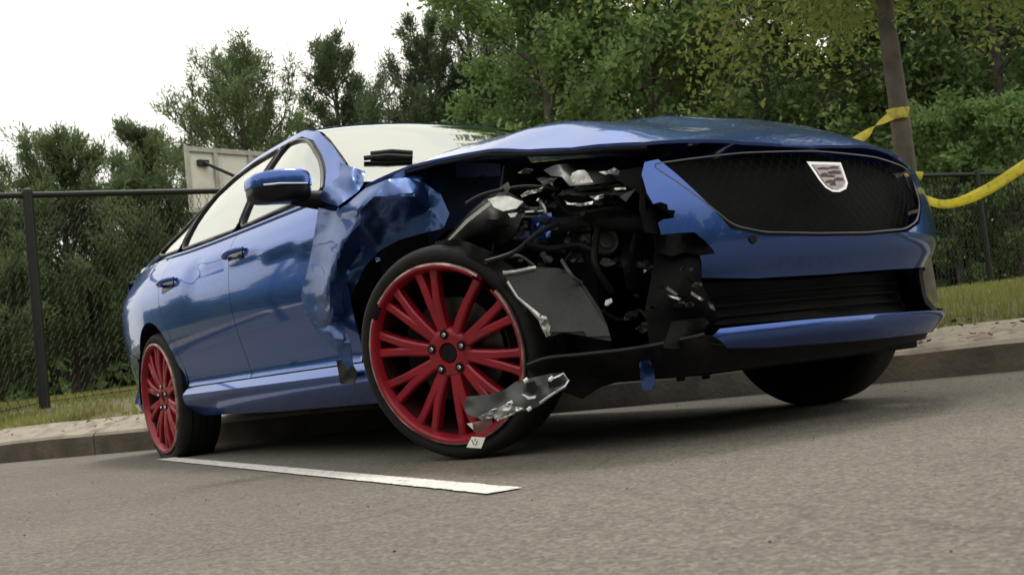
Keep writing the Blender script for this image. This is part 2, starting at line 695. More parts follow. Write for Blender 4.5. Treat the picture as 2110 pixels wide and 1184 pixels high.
M['grass'] = material('grass_blades', (0.24, 0.25, 0.07), 0.7, 0, 0.4, 2.2, trans=0.35, dirt=(0.24, 0.20, 0.08), dirt_amt=0.7, dscale=1.2)
go = blade_mesh('grass', grass_gen(), M['grass'])
tag(go, 'short dry green grass growing on the verge behind the kerb', 'grass', kind='stuff')

# ------------------------------------------------------------------ the car: surfaces
# car axes: x forward (0 = front axle), y to the car's left, z up
NXC, NAX, NBY, NEX = 0.22, 0.66, 0.908, 2.45


def ell_w(x):                          # half width of the nose in plan
    d = max(0.0, min(1.0, (x - NXC) / NAX))
    return NBY * (1 - d ** NEX) ** (1 / NEX)


WT = [(-4.06, 0.62), (-3.98, 0.74), (-3.75, 0.835), (-3.4, 0.895), (-3.0, 0.93), (-2.6, 0.938), (-2, 0.936), (-1.2, 0.932), (-0.4, 0.926), (0.22, 0.908)]
DT = [(0.17, 0.16), (0.195, 0.115), (0.235, 0.075), (0.285, 0.036), (0.315, 0.024), (0.335, 0.036), (0.37, 0.058), (0.43, 0.050),
      (0.5, 0.032), (0.6, 0.013), (0.7, 0.003), (0.78, 0.0), (0.84, 0.004), (0.88, 0.012), (0.92, 0.028), (0.96, 0.050), (1.0, 0.078), (1.08, 0.14)]
BELT = [(-4.0, 1.04), (-3.4, 1.055), (-2.9, 1.045), (-2.4, 1.02), (-2.0, 1.008), (-1.0, 0.995), (-0.6, 0.99), (0, 0.96)]
RY = [(-3.9, 0.72), (-3.6, 0.685), (-3.3, 0.655), (-2.9, 0.615), (-2.5, 0.59), (-2.0, 0.58), (-1.6, 0.585), (-1.35, 0.61), (-1.0, 0.685), (-0.72, 0.755), (-0.55, 0.79)]
RZ = [(-3.9, 1.04), (-3.6, 1.10), (-3.3, 1.165), (-2.9, 1.27), (-2.5, 1.38), (-2.0, 1.43), (-1.6, 1.43), (-1.35, 1.385), (-1.0, 1.205), (-0.72, 1.03), (-0.55, 0.95)]
ZC = [(-4.0, 1.06), (-3.7, 1.10), (-3.3, 1.205), (-2.9, 1.32), (-2.5, 1.43), (-2.0, 1.485), (-1.7, 1.485), (-1.4, 1.445), (-1.0, 1.265), (-0.55, 1.02), (-0.4, 0.95)]


def width(x):
    return ell_w(x) if x > 0.22 else ip(WT, x)


def side(x, z):                        # half width of the body at (x, z)
    zb = ip(BELT, x)
    if z <= zb:
        d = ip(DT, z)
        zc = 0.876 - 0.078 * (x + 1.6) / 1.0 * -0.0 + (-(x + 1.6)) * 0.078
        if -2.35 < x < -0.3:
            k = smooth(-2.35, -2.15, x)
            d += k * 0.013 * (1 - smooth(zc - 0.012, zc, z)) * smooth(zc - 0.22, zc - 0.03, z)
        return width(x) - d
    yb = width(x) - ip(DT, zb) - 0.006
    t = (z - zb) / max(0.02, ip(RZ, x) - zb)
    return yb + (ip(RY, x) - yb) * t + 0.028 * math.sin(math.pi * min(1, t))


def SR(x, z):
    return V((x, -side(x, z), z))


def SL(x, z):
    return V((x, side(x, z), z))


def onside(u, v, off=0.0):             # sight line meets the right body side
    y = -0.9
    for _ in range(25):
        p = on(u, v, 1, y)
        y = 0.5 * y + 0.5 * (-side(p.x, p.z) + off)
    return (p.x, p.z)


def top(x, y):                         # windscreen, roof and rear window
    r = ip(RY, x)
    return V((x, y, ip(ZC, x) - (ip(ZC, x) - ip(RZ, x)) * min(1.2, abs(y) / r) ** 2.3))


HC = [(-0.70, 1.045), (-0.4, 1.075), (-0.1, 1.098), (0.2, 1.082), (0.45, 1.025), (0.65, 0.95), (0.78, 0.888), (0.87, 0.818), (0.9, 0.79)]
HE = [(-0.70, 1.015), (-0.4, 1.01), (-0.12, 0.995), (0.18, 0.962), (0.41, 0.905), (0.6, 0.858), (0.8, 0.806), (0.9, 0.785)]


def hood(x, y):
    c, e = ip(HC, x), ip(HE, x)
    a = min(1.15, abs(y) / 0.77)
    z = c - (c - e) * a ** 2.4
    if y < 0:                           # right flank: plateau, then a steep straight fall to the lifted edge
        f_ = smooth(-0.05, -0.35, y) * smooth(0.80, 0.5, x)
        p_ = c - 0.028
        l_ = e + 0.38 * (0.775 - abs(y))
        kk = 0.012
        sm_ = -kk * math.log(math.exp(-(p_ - 1) / kk) + math.exp(-(l_ - 1) / kk)) + 1
        z = z + (sm_ - z) * f_
    # two long raised creases and the buckles left by the crash
    yy = abs(y) - (0.46 - 0.05 * x)
    z += 0.012 * math.exp(-(yy / 0.05) ** 2) * smooth(0.85, 0.4, x) * (1 if y > 0 else 0)
    if y < 0.6:
        k = smooth(0.6, -0.2, y)
        z += k * 0.004 * math.exp(-((x - 0.05 + 0.25 * y) / 0.11) ** 2) * smooth(-0.78, -0.45, y)
        z += k * 0.006 * noise.noise(V((x * 3.2, y * 2.6, 0.7))) * smooth(-0.6, -0.3, x)
    z -= 0.075 * smooth(0.22, 0.72, y) * smooth(0.1, 0.7, x)
    z += 0.0022 * noise.noise(V((x * 9 + y * 3, y * 7, 2.7))) * smooth(-0.1, 0.3, x) * smooth(0.9, 0.75, x)
    return V((x, y, z))


def nose(y, z):                        # front face of the bumper
    a = min(0.999, abs(y) / NBY)
    x = NXC + NAX * (1 - a ** NEX) ** (1 / NEX)
    x += ip([(0.18, -0.10), (0.24, -0.055), (0.295, 0.0), (0.312, -0.004), (0.34, -0.04), (0.45, -0.045), (0.52, 0.004), (0.56, 0.014), (0.64, 0.008), (0.75, -0.015), (0.84, -0.05)], z)
    return V((x, y, z))


# arc length round the nose so that the left corner wraps smoothly
_arc = [(0.0, 0.0)]
_py = nose(0, 0.5)
for i in range(1, 400):
    th = i / 400 * math.pi / 2
    y_ = NBY * math.sin(th)
    q_ = nose(y_, 0.5)
    _arc.append((_arc[-1][0] + (q_ - _py).length, y_))
    _py = q_


def ys(s):
    a = abs(s)
    for i in range(len(_arc) - 1):
        if _arc[i + 1][0] >= a:
            t = (a - _arc[i][0]) / (_arc[i + 1][0] - _arc[i][0])
            return math.copysign(_arc[i][1] + t * (_arc[i + 1][1] - _arc[i][1]), s)
    return math.copysign(_arc[-1][1], s)


def sy(y):
    a = abs(y)
    for i in range(len(_arc) - 1):
        if _arc[i + 1][1] >= a:
            t = (a - _arc[i][1]) / (_arc[i + 1][1] - _arc[i][1])
            return math.copysign(_arc[i][0] + t * (_arc[i + 1][0] - _arc[i][0]), y)
    return math.copysign(_arc[-1][0], y)


def NS(off=0.0):
    def f(s, z):
        p = nose(ys(s), z)
        return p - V((off, 0, 0))
    return f


def onnose(u, v):
    x = 0.85
    for _ in range(25):
        p = on(u, v, 0, x)
        if abs(p.y) > 0.92:
            p.y = math.copysign(0.92, p.y)
        x = 0.5 * x + 0.5 * nose(p.y, p.z).x
    return (sy(p.y), p.z)


car = empty('car', (0, 0, 0))
tag(car, 'wrecked blue sedan with red wheels and its front corner torn open', 'car')


def arcpts(cx, cz, r, a0, a1, n=14):
    return [(cx + r * math.cos(R(a0 + (a1 - a0) * i / n)), cz + r * math.sin(R(a0 + (a1 - a0) * i / n))) for i in range(n + 1)]


def belt(x0, x1, n=8, dz=-0.012):
    return [(x0 + (x1 - x0) * i / n, ip(BELT, x0 + (x1 - x0) * i / n) + dz) for i in range(n + 1)]


RWX, RWZ, AR = -2.947, 0.345, 0.372
G = 0.0022                              # half a shut line
for sgn, SF in ((-1, SR), (1, SL)):
    o_ = (0, sgn, 0)
    fd = panel('front_door', [(-0.60, 0.355), (-0.57, 0.6), (-0.60, 0.85)] + belt(-0.64, -1.735 + G) + [(-1.725 + G, 0.85), (-1.70 + G, 0.6), (-1.68 + G, 0.355)],
               SF, M['paint'], car, 0.03, 0.004, o_)
    edge = [(-2.712, 0.87), (-2.69, 0.76), (-2.63, 0.655), (-2.565, 0.57), (-2.525, 0.46), (-2.505, 0.355)]
    rd = panel('rear_door', [(-1.68 - G, 0.355), (-1.70 - G, 0.6), (-1.725 - G, 0.85)] + belt(-1.735 - G, -2.70 + G) + [(a + G, b) for a, b in edge],
               SF, M['paint'], car, 0.03, 0.004, o_)
    qp = panel('quarter_panel', [(a - G, b) for a, b in reversed(edge)][1:] + [(-2.70 - G, 1.015)] + belt(-2.72, -3.9, 10, 0.0) + [(-3.97, 0.9), (-3.95, 0.62), (-3.6, 0.60)]
               + [(-3.38, 0.56)] + arcpts(RWX, RWZ, AR, 150, 4, 18) + [(-2.53, 0.36)],
               SF, M['paint'], car, 0.03, 0.004, o_)
    panel('rear_bumper', [(-3.38, 0.55), (-3.6, 0.592), (-3.95, 0.612), (-4.02, 0.5), (-4.0, 0.28), (-3.36, 0.24), (-3.30, 0.36)],
          SF, M['paint'], car, 0.04, 0.004, o_)
    panel('side_skirt', [(-0.42, 0.349), (-2.50, 0.349), (-2.565, 0.27), (-2.50, 0.205), (-1.5, 0.195), (-0.42, 0.20)],
          SF, M['paint'], car, 0.022, 0.004, o_)
    # grab handles with a dark pull recess
    for dr, hx, hz in ((fd, -1.63, 0.893), (rd, -2.555, 0.880)):
        rec = panel('handle_recess', rounded([(hx - 0.09, hz - 0.045), (hx + 0.10, hz - 0.03), (hx + 0.085, hz + 0.012), (hx - 0.085, hz + 0.0)], 0.03),
                    lambda a, b: SF(a, b) + V((0, sgn * 0.003, 0)), M['satin'], dr, 0.012, 0.002, o_)
        pts = [SF(hx + 0.10 - 0.2 * i / 10, hz + 0.012 - 0.012 * (i / 10)) + V((0, sgn * (0.006 + 0.036 * math.sin(math.pi * i / 10) ** 0.6), 0)) for i in range(11)]
        bm = bmesh.new()
        tube('', pts, [0.010 + 0.005 * math.sin(math.pi * i / 10) for i in range(11)], None, bm=bm)
        bmesh.ops.scale(bm, vec=(1, 1, 1), verts=bm.verts[:])
        bmesh.ops.recalc_face_normals(bm, faces=bm.faces[:])
        finish(bm, 'door_handle', M['paint'], dr, 60)
    # belt moulding
    bm = bmesh.new()
    tube('', [SF(x, ip(BELT, x) - 0.002) + V((0, -sgn * 0.001, 0)) for x in [-0.70 - 2.15 * i / 24 for i in range(25)]], 0.010, None, bm=bm)
    bmesh.ops.recalc_face_normals(bm, faces=bm.faces[:])
    finish(bm, 'belt_moulding', M['paint'], car, 60)

# windows, their black frames and the blue roof rail, right side traced, left side mirrored
FWP = [onside(*p) for p in [(664, 389), (645, 335), (618, 300), (603, 288), (590, 287), (565, 299), (545, 314), (531, 345), (515, 415), (507, 462), (580, 432), (640, 405)]]
RWP = [onside(*p) for p in [(406, 513), (418, 462), (434, 421), (470, 381), (515, 339), (526, 337), (509, 420), (500, 466)]]
QWP = [onside(*p) for p in [(378, 527), (392, 486), (410, 450), (424, 430), (412, 465), (400, 514)]]
if True:
    FWP = [(-0.865, 1.03), (-0.97, 1.115), (-1.12, 1.215), (-1.29, 1.31), (-1.38, 1.348), (-1.48, 1.372), (-1.62, 1.385), (-1.655, 1.362), (-1.70, 1.18), (-1.735, 1.025)]
    RWP = [(-1.775, 1.025), (-1.745, 1.18), (-1.70, 1.365), (-1.72, 1.386), (-2.0, 1.385), (-2.3, 1.358), (-2.50, 1.31), (-2.56, 1.20), (-2.60, 1.05)]
    QWP = [(-2.64, 1.055), (-2.60, 1.20), (-2.54, 1.295), (-2.75, 1.24), (-3.0, 1.15), (-3.12, 1.10), (-3.0, 1.075)]
for sgn in (-1, 1):
    SF = SR if sgn < 0 else SL
    o_ = (0, sgn, 0)
    def inn(a, b, k):
        return SF(a, b) - V((0, sgn * k, 0))
    # black window surround, then glass set on it
    for nm, poly in (('front_window', FWP), ('rear_window', RWP), ('quarter_window', QWP)):
        poly = rounded(poly, 0.04, 3)
        w = panel(nm, poly, lambda a, b: inn(a, b, 0.004), M['glass'], car, 0.04, 0.003, o_)
        rim = [inn(p[0], p[1], -0.001) for p in resample(poly, 0.04)]
        bm = bmesh.new()
        tube('', rim + [rim[0]], 0.0095, None, bm=bm, caps=False, sides=6)
        bmesh.ops.recalc_face_normals(bm, faces=bm.faces[:])
        finish(bm, 'window_trim', M['rubber'], w, 60)
    # roof rail and A pillar: body colour strip from the glass up to the roof edge
    upper = [(-0.72, None), (-0.9, None), (-1.1, None), (-1.3, None), (-1.5, None), (-1.7, None), (-2.0, None), (-2.3, None), (-2.6, None), (-2.9, None), (-3.2, None), (-3.5, None), (-3.75, None)]
    lo = [(-0.74, 1.0), (-0.85, 1.03), (-0.97, 1.13), (-1.12, 1.23), (-1.29, 1.327), (-1.48, 1.388), (-1.65, 1.40), (-2.0, 1.40), (-2.3, 1.373), (-2.54, 1.322), (-2.76, 1.255), (-3.02, 1.162), (-3.16, 1.09), (-3.4, 1.062), (-3.8, 1.05)]
    up = [(x, ip(RZ, x)) for x, _ in reversed(upper)]
    panel('roof_rail', lo + up, lambda a, b: SF(a, b), M['paint'], car, 0.03, 0.004, o_)
    panel('pillar_cover', [(-1.69, 1.015), (-1.66, 1.18), (-1.62, 1.385), (-1.75, 1.39), (-1.79, 1.18), (-1.82, 1.015)], lambda a, b: inn(a, b, 0.016), M['satin'], car, 0.04, 0.003, o_)
    # curtain airbag hanging inside the glass
    bm = bmesh.new()
    gr = []
    for i in range(31):
        x = -0.98 - 1.62 * i / 30
        row = []
        for j in range(9):
            t = j / 8
            z = ip(RZ, x) - 0.02 - t * (ip(RZ, x) - 0.985)
            yy = side(x, max(z, ip(BELT, x))) - 0.05 - 0.055 * math.sin(math.pi * t) * (0.75 + 0.25 * math.cos(i * 1.35))
            row.append(bm.verts.new((x, sgn * yy, z)))
        gr.append(row)
    for i in range(30):
        for j in range(8):
            bm.faces.new([gr[i][j], gr[i + 1][j], gr[i + 1][j + 1], gr[i][j + 1]])
    finish(bm, 'curtain_airbag', M['airbag'], car, 80)

# roof, windscreen, rear window, boot lid
def arcx(xc, xe, n=12, yr=None):       # edge of the windscreen in plan: bows forward at the middle
    out = []
    for i in range(n + 1):
        t = -1 + 2 * i / n
        x = xc + (xe - xc) * t * t
        out.append((x, t * (ip(RY, x) - 0.002)))
    return out
hdr = arcx(-1.36, -1.45)
rear_h = arcx(-2.95, -2.85)
sidepts = [(x, -(ip(RY, x) + 0.001)) for x in [-1.6, -1.9, -2.2, -2.5, -2.7]]
panel('roof', hdr + [(x, -y) for x, y in sidepts] + list(reversed(rear_h)) + list(reversed(sidepts)), top, M['paint'], car, 0.05, 0.004, (0, 0, 1))
base = arcx(-0.50, -0.74)
ap = [(x, -(ip(RY, x) - 0.012)) for x in [-0.85, -1.0, -1.15, -1.3, -1.42]]
ws = panel('windscreen', [(x, y * 0.985) for x, y in base] + [(x, -y) for x, y in ap] + [(x - 0.006 + 0.02, y * 0.985) for x, y in reversed(hdr)] + list(reversed(ap)),
           lambda a, b: top(a, b) - V((0, 0, 0.004)), M['wglass'], car, 0.05, 0.005, (0, 0, 1))
rg = arcx(-3.62, -3.5)
panel('rear_screen', [(x - 0.01, y * 0.97) for x, y in rear_h] + [(x, 0.97 * ip(RY, x)) for x in (-3.0, -3.2, -3.4)] + [(x, y * 0.96) for x, y in reversed(rg)] + [(x, -0.97 * ip(RY, x)) for x in (-3.4, -3.2, -3.0)],
      lambda a, b: top(a, b) - V((0, 0, 0.004)), M['wglass'], car, 0.06, 0.005, (0, 0, 1))
panel('boot_lid', [(-3.5, -0.70), (-3.64, 0), (-3.5, 0.70), (-3.9, 0.74), (-4.03, 0.5), (-4.06, 0), (-4.03, -0.5), (-3.9, -0.74)],
      lambda a, b: V((a, b, 1.075 - 0.12 * max(0, -a - 3.9) - 0.03 * (b / 0.7) ** 2)), M['paint'], car, 0.06, 0.004, (0, 0, 1))
panel('rear_panel', [(-0.72, 0.25), (0.72, 0.25), (0.74, 1.03), (-0.74, 1.03)], lambda a, b: V((-4.05 + 0.35 * abs(a) ** 3, a, b)), M['paint'], car, 0.08, 0.004, (-1, 0, 0))
# interior: seats, dash, floor
boxobj('cabin_floor', (-1.75, 0, 0.33), (3.0, 1.62, 0.05), M['under'], car)
boxobj('dashboard', (-0.88, 0, 0.93), (0.42, 1.36, 0.16), M['black'], car, None, 0.05)
for y in (-0.38, 0.38):
    bm = bmesh.new()
    box(bm, (-1.85, y, 0.86), (0.16, 0.46, 0.62), Matrix.Rotation(R(-16), 3, 'Y'))
    box(bm, (-1.60, y, 0.58), (0.5, 0.48, 0.14))
    box(bm, (-1.97, y, 1.22), (0.10, 0.24, 0.16), Matrix.Rotation(R(-16), 3, 'Y'))
    bmesh.ops.bevel(bm, geom=bm.edges[:], offset=0.03, segments=2, affect='EDGES')
    finish(bm, 'seat', M['black'], car)
boxobj('firewall', (-0.60, 0, 0.62), (0.04, 1.5, 0.72), M['under'], car)
boxobj('underbody', (-1.7, 0, 0.245), (3.4, 1.56, 0.05), M['under'], car)
boxobj('rear_floor', (-3.45, 0, 0.36), (1.0, 1.1, 0.2), M['under'], car, None, 0.03)
boxobj('engine_block', (-0.05, 0.02, 0.55), (0.8, 0.6, 0.56), M['under'], car, None, 0.05)
for sgn in (-1, 1):                     # rear wheel housings
    bm = bmesh.new()
    fsx = lathe(bm, [(0, AR + 0.004), (-sgn * 0.30, AR + 0.004)], 22, R(-8), R(188), False)
    bmesh.ops.translate(bm, vec=(RWX, sgn * 0.895, RWZ), verts=bm.verts[:])
    finish(bm, 'wheel_housing', M['under'], car, 60)
    boxobj('inner_arch', (RWX, sgn * 0.59, 0.55), (0.8, 0.02, 0.5), M['under'], car, None, 0)
# left front wing, undamaged
panel('wing', [(-0.56, 0.20), (-0.53, 0.6), (-0.56, 0.85), (-0.62, 0.985), (-0.3, 0.97), (0.1, 0.93), (0.3, 0.87), (0.52, 0.80), (0.50, 0.60), (0.455, 0.52), (0.42, 0.46)]
      + arcpts(0.02, 0.345, 0.385, 17, 170, 18) + [(-0.37, 0.21)], SL, M['paint'], car, 0.035, 0.004, (0, 1, 0))
bm = bmesh.new()
lathe(bm, [(0, 0.39), (-0.32, 0.39)], 22, R(-8), R(188), False)
bmesh.ops.translate(bm, vec=(0.02, 0.90, 0.345), verts=bm.verts[:])
finish(bm, 'wheel_housing', M['under'], car, 60)
boxobj('inner_arch', (0.0, 0.56, 0.5), (1.1, 0.02, 0.62), M['under'], car, None, 0)

# bonnet
HB = [(-0.67, -0.755), (-0.40, -0.77), (-0.1, -0.775), (0.18, -0.77), (0.41, -0.755), (0.56, -0.72), (0.66, -0.655), (0.735, -0.59)]
front = [(nose(y, 0.80).x - 0.008, y) for y in (-0.56, -0.42, -0.28, -0.14, 0, 0.14, 0.28, 0.42, 0.50, 0.55)]
back = [(-0.67, 0.755), (-0.60, 0.62), (-0.50, 0.4), (-0.44, 0.2), (-0.42, 0), (-0.44, -0.2), (-0.50, -0.4), (-0.60, -0.62)]
hd = panel('bonnet', HB + front + [(a, -b) for a, b in reversed(HB)] + back[1:], hood, M['paint'], car, 0.028, 0.010, (0, 0, 1), 50)
boxobj('bonnet_liner', (0.10, 0.0, 0.90), (0.9, 1.0, 0.02), M['under'], hd, Matrix.Rotation(R(9), 3, 'Y'), 0.005)
tube('bonnet_edge', [hood(*p) - V((0, -0.008, 0.016)) for p in HB], 0.007, M['under'], hd)
def ontop(u, v):
    for k in range(800):
        p = atd(u, v, 3.6 + k * 0.004)
        if p.x < -0.48 and p.z < top(p.x, p.y).z + 0.012:
            break
    return p
# cowl and wipers
bm = bmesh.new()
for k, (a, b) in enumerate(((ontop(750, 326), ontop(850, 324)), (ontop(764, 317), ontop(850, 315)))):
    tube('', [a, V(a).lerp(V(b), 0.5) + V((0, 0, 0.008)), b], 0.011, None, bm=bm, sides=6)
bmesh.ops.recalc_face_normals(bm, faces=bm.faces[:])
finish(bm, 'wiper', M['black'], car, 60)

# mirrors
for sgn in (-1, 1):
    mi = empty('mirror_pivot') if False else None
    cx, cy, cz = -0.82, sgn * 1.030, 1.032
    def superbox(c, d, n=4.6, seg=20, cut=None):
        bm = bmesh.new()
        r = bmesh.ops.create_uvsphere(bm, u_segments=32, v_segments=20, radius=1)
        for v in bm.verts:
            p = v.co
            k = (abs(p.x) ** n + abs(p.y) ** n + abs(p.z) ** n) ** (-1 / n)
            q = p * k
            v.co = V((q.x * d[0], q.y * d[1], q.z * d[2]))
        return bm
    bm = superbox(None, (0.070, 0.112, 0.058))
    for v in bm.verts:
        o = v.co.y * sgn
        v.co.z *= 1 - 0.18 * smooth(-0.05, 0.125, o)
        v.co.x -= 0.035 * smooth(-0.02, 0.125, o)
        if v.co.z < -0.005:
            v.co.z = -0.005 + (v.co.z + 0.005) * 0.2
        v.co += V((cx, cy, cz + 0.012))
    bmesh.ops.recalc_face_normals(bm, faces=bm.faces[:])
    cap = finish(bm, 'mirror', M['paint'], car, 50)
    bm = superbox(None, (0.067, 0.109, 0.056))
    for v in bm.verts:
        o = v.co.y * sgn
        v.co.x -= 0.035 * smooth(-0.02, 0.125, o)
        if v.co.z > 0:
            v.co.z *= 0.25
        v.co += V((cx, cy, cz + 0.001))
    bmesh.ops.recalc_face_normals(bm, faces=bm.faces[:])
    finish(bm, 'mirror_housing', M['satin'], cap, 50)
    tube('mirror_stalk', [(cx + 0.0, sgn * 0.985, cz - 0.035), (cx + 0.01, sgn * 0.92, cz - 0.045), (cx + 0.02, sgn * 0.86, cz - 0.052)], [0.03, 0.034, 0.04], M['black'], cap, 10)
    tube('indicator', [(cx + 0.070 - 0.01 * abs(t) - (0.03 if t > 0.05 else 0), cy + sgn * t, cz + 0.006) for t in (-0.08, -0.03, 0.03, 0.08)], 0.004, M['chrome'], cap, 6)

# ------------------------------------------------------------------ front face
def U(u, v):
    return onnose(u, v)
M['frame_trim'] = material('dark_chrome', (0.10, 0.10, 0.105), 0.35, 0.9, 0.1, 20)
GR = rounded([(sy(-0.585), 0.800), (sy(-0.40), 0.603), (sy(-0.30), 0.578), (sy(-0.1), 0.567), (sy(0.12), 0.563), (sy(0.34), 0.572), (sy(0.44), 0.60), (sy(0.50), 0.66), (sy(0.515), 0.74), (sy(0.49), 0.785), (sy(0.3), 0.812), (0, 0.826), (sy(-0.3), 0.82), (sy(-0.5), 0.806)], 0.03, 3)
grille = panel('grille', [(p[0] * 1.14, 0.69 + (p[1] - 0.69) * (1.2 if p[1] < 0.69 else 1.0)) for p in GR], NS(0.075), M['under'], car, 0.04, 0.004, (1, 0, 0))
fr = [NS(0.002)(p[0], p[1]) for p in resample(GR, 0.03)]
tube('grille_frame', fr + [fr[0]], 0.0032, M['frame_trim'], grille, 6)
bm = bmesh.new()                        # diamond wire of the grille
for k in range(-30, 31):
    for sg in (-1, 1):
        prev = None
        for j in range(0, 28):
            z = 0.565 + 0.0095 * j
            s = k * 0.038 + sg * (z - 0.69) * 0.9
            ok = inside(GR, s, z)
            if ok:
                p = NS(0.03)(s, z)
                if prev is not None:
                    tube('', [prev, p], 0.0012, None, bm=bm, sides=4, caps=False)
                prev = p
            else:
                prev = None
finish(bm, 'grille_mesh', M['under'], grille, 60)
# bumper cover: U shape round the grille, torn off at the car's right
lowg = 0.452
UB = [U(*q) for q in [(1356, 328), (1328, 334), (1322, 360), (1333, 398), (1346, 420), (1361, 416), (1375, 421), (1377, 432), (1391, 433), (1388, 449), (1366, 452), (1356, 458), (1362, 483), (1396, 480), (1431, 478), (1455, 498), (1474, 522), (1442, 527), (1446, 572)]] + [(sy(-0.30), lowg), (0, lowg - 0.004), (sy(0.45), lowg), (sy(0.72), lowg + 0.01), (sy(0.86), 0.40), (sy(0.898), 0.34), (sy(0.903), 0.45), (sy(0.903), 0.56), (sy(0.895), 0.655), (sy(0.85), 0.67),
      (sy(0.72), 0.662), (sy(0.60), 0.72), (sy(0.57), 0.785), (sy(0.515), 0.787), (sy(0.527), 0.74), (sy(0.513), 0.655), (sy(0.45), 0.592), (sy(0.345), 0.562), (sy(0.12), 0.553), (sy(-0.1), 0.557), (sy(-0.305), 0.568), (sy(-0.41), 0.594)]
bump = panel('front_bumper', UB, NS(), M['paint'], car, 0.025, 0.005, (1, 0, 0), 50)
bm = bmesh.new()
lathe(bm, [(0, 0.0005), (0, 0.0125), (0.006, 0.0135)], 20)
bmesh.ops.transform(bm, matrix=Matrix.Translation(NS(-0.004)(*U(1551, 493))) @ Matrix.Rotation(R(90), 4, 'Z'), verts=bm.verts[:])
bmesh.ops.recalc_face_normals(bm, faces=bm.faces[:])
finish(bm, 'parking_sensor', M['black'], bump)
lg = panel('lower_grille', [(sy(-0.52), 0.462), (0, 0.448), (sy(0.45), 0.452), (sy(0.72), 0.462), (sy(0.86), 0.40), (sy(0.86), 0.33), (sy(0.4), 0.315), (sy(-0.1), 0.325), (sy(-0.47), 0.335), (sy(-0.52), 0.36)],
           NS(0.13), M['under'], car, 0.05, 0.004, (1, 0, 0))
for z in (0.355, 0.385, 0.415):
    tube('grille_bar', [NS(0.11)(sy(y), z) for y in (-0.46, -0.2, 0, 0.2, 0.4, 0.6)], 0.0045, M['under'], lg, 6)
panel('bumper_vent', [(sy(0.58), 0.466), (sy(0.72), 0.470), (sy(0.86), 0.41), (sy(0.895), 0.36), (sy(0.895), 0.30), (sy(0.58), 0.30)], NS(0.016), M['under'], car, 0.04, 0.004, (1, 0, 0))
lip = panel('bumper_lip', [(sy(-0.50), 0.300), (sy(-0.47), 0.318), (sy(-0.2), 0.318), (sy(0.2), 0.312), (sy(0.6), 0.305), (sy(0.90), 0.33), (sy(0.903), 0.30), (sy(0.903), 0.245), (sy(0.6), 0.235), (sy(0.1), 0.238), (sy(-0.3), 0.25), (sy(-0.44), 0.262)],
            NS(-0.008), M['paint'], car, 0.02, 0.005, (1, 0, 0), 50)
panel('air_dam', [(sy(-0.52), 0.285), (sy(-0.4), 0.262), (sy(0.1), 0.240), (sy(0.6), 0.238), (sy(0.895), 0.245), (sy(0.885), 0.222), (sy(0.5), 0.212), (0, 0.205), (sy(-0.5), 0.205)],
      NS(0.012), M['black'], car, 0.04, 0.005, (1, 0, 0))
boxobj('splitter', (0.45, 0.05, 0.205), (0.50, 1.0, 0.03), M['under'], car, None, 0.008)
# left headlamp: slim lens wrapping the far corner
hl = panel('headlamp', [(sy(0.61), 0.735), (sy(0.70), 0.675), (sy(0.85), 0.682), (sy(0.90), 0.668), (sy(0.903), 0.73), (sy(0.90), 0.80), (sy(0.8), 0.80), (sy(0.58), 0.79)], NS(0.006), M['lens'], car, 0.03, 0.004, (1, 0, 0))
panel('lamp_bowl', [(sy(0.625), 0.735), (sy(0.70), 0.68), (sy(0.85), 0.688), (sy(0.90), 0.68), (sy(0.895), 0.73), (sy(0.885), 0.79), (sy(0.8), 0.805), (sy(0.63), 0.79)], NS(0.05), M['grey'], hl, 0.04, 0.004, (1, 0, 0))
dl = panel('running_lamp', [(sy(0.80), 0.662), (sy(0.84), 0.662), (sy(0.875), 0.45), (sy(0.855), 0.45)], NS(-0.004), M['lens'], car, 0.02, 0.003, (1, 0, 0))
panel('side_marker', [(sy(0.895), 0.50), (sy(0.915), 0.50), (sy(0.915), 0.455), (sy(0.895), 0.455)], NS(-0.004), M['orange'], car, 0.02, 0.003, (1, 0, 0))

# emblem: shield with chrome border and dark bars
ec = NS(-0.008)(*U(1703, 366))
en = (nose(ec.y + 0.05, ec.z) - nose(ec.y - 0.05, ec.z)).normalized()
ez = (nose(ec.y, ec.z + 0.04) - nose(ec.y, ec.z - 0.04)).normalized()
ex = en.cross(ez).normalized()
shield = [(-0.073, 0.046), (0.066, 0.044), (0.066, 0.020), (0.064, -0.022), (0.048, -0.040), (0.015, -0.050), (-0.012, -0.049), (-0.035, -0.036), (-0.05, -0.012), (-0.062, 0.02)]


def plate(name, poly, off, th, mat, parent):
    bm = bmesh.new()
    poly = [(a * 1.09, b * 1.06) for a, b in poly]
    A = [bm.verts.new(ec + en * a + ez * b + ex * (off + th)) for a, b in poly]
    B = [bm.verts.new(ec + en * a + ez * b + ex * off) for a, b in poly]
    bm.faces.new(A)
    bm.faces.new(list(reversed(B)))
    for i in range(len(poly)):
        bm.faces.new([A[i], B[i], B[(i + 1) % len(poly)], A[(i + 1) % len(poly)]])
    bmesh.ops.recalc_face_normals(bm, faces=bm.faces[:])
    return finish(bm, name, mat, parent, 30)


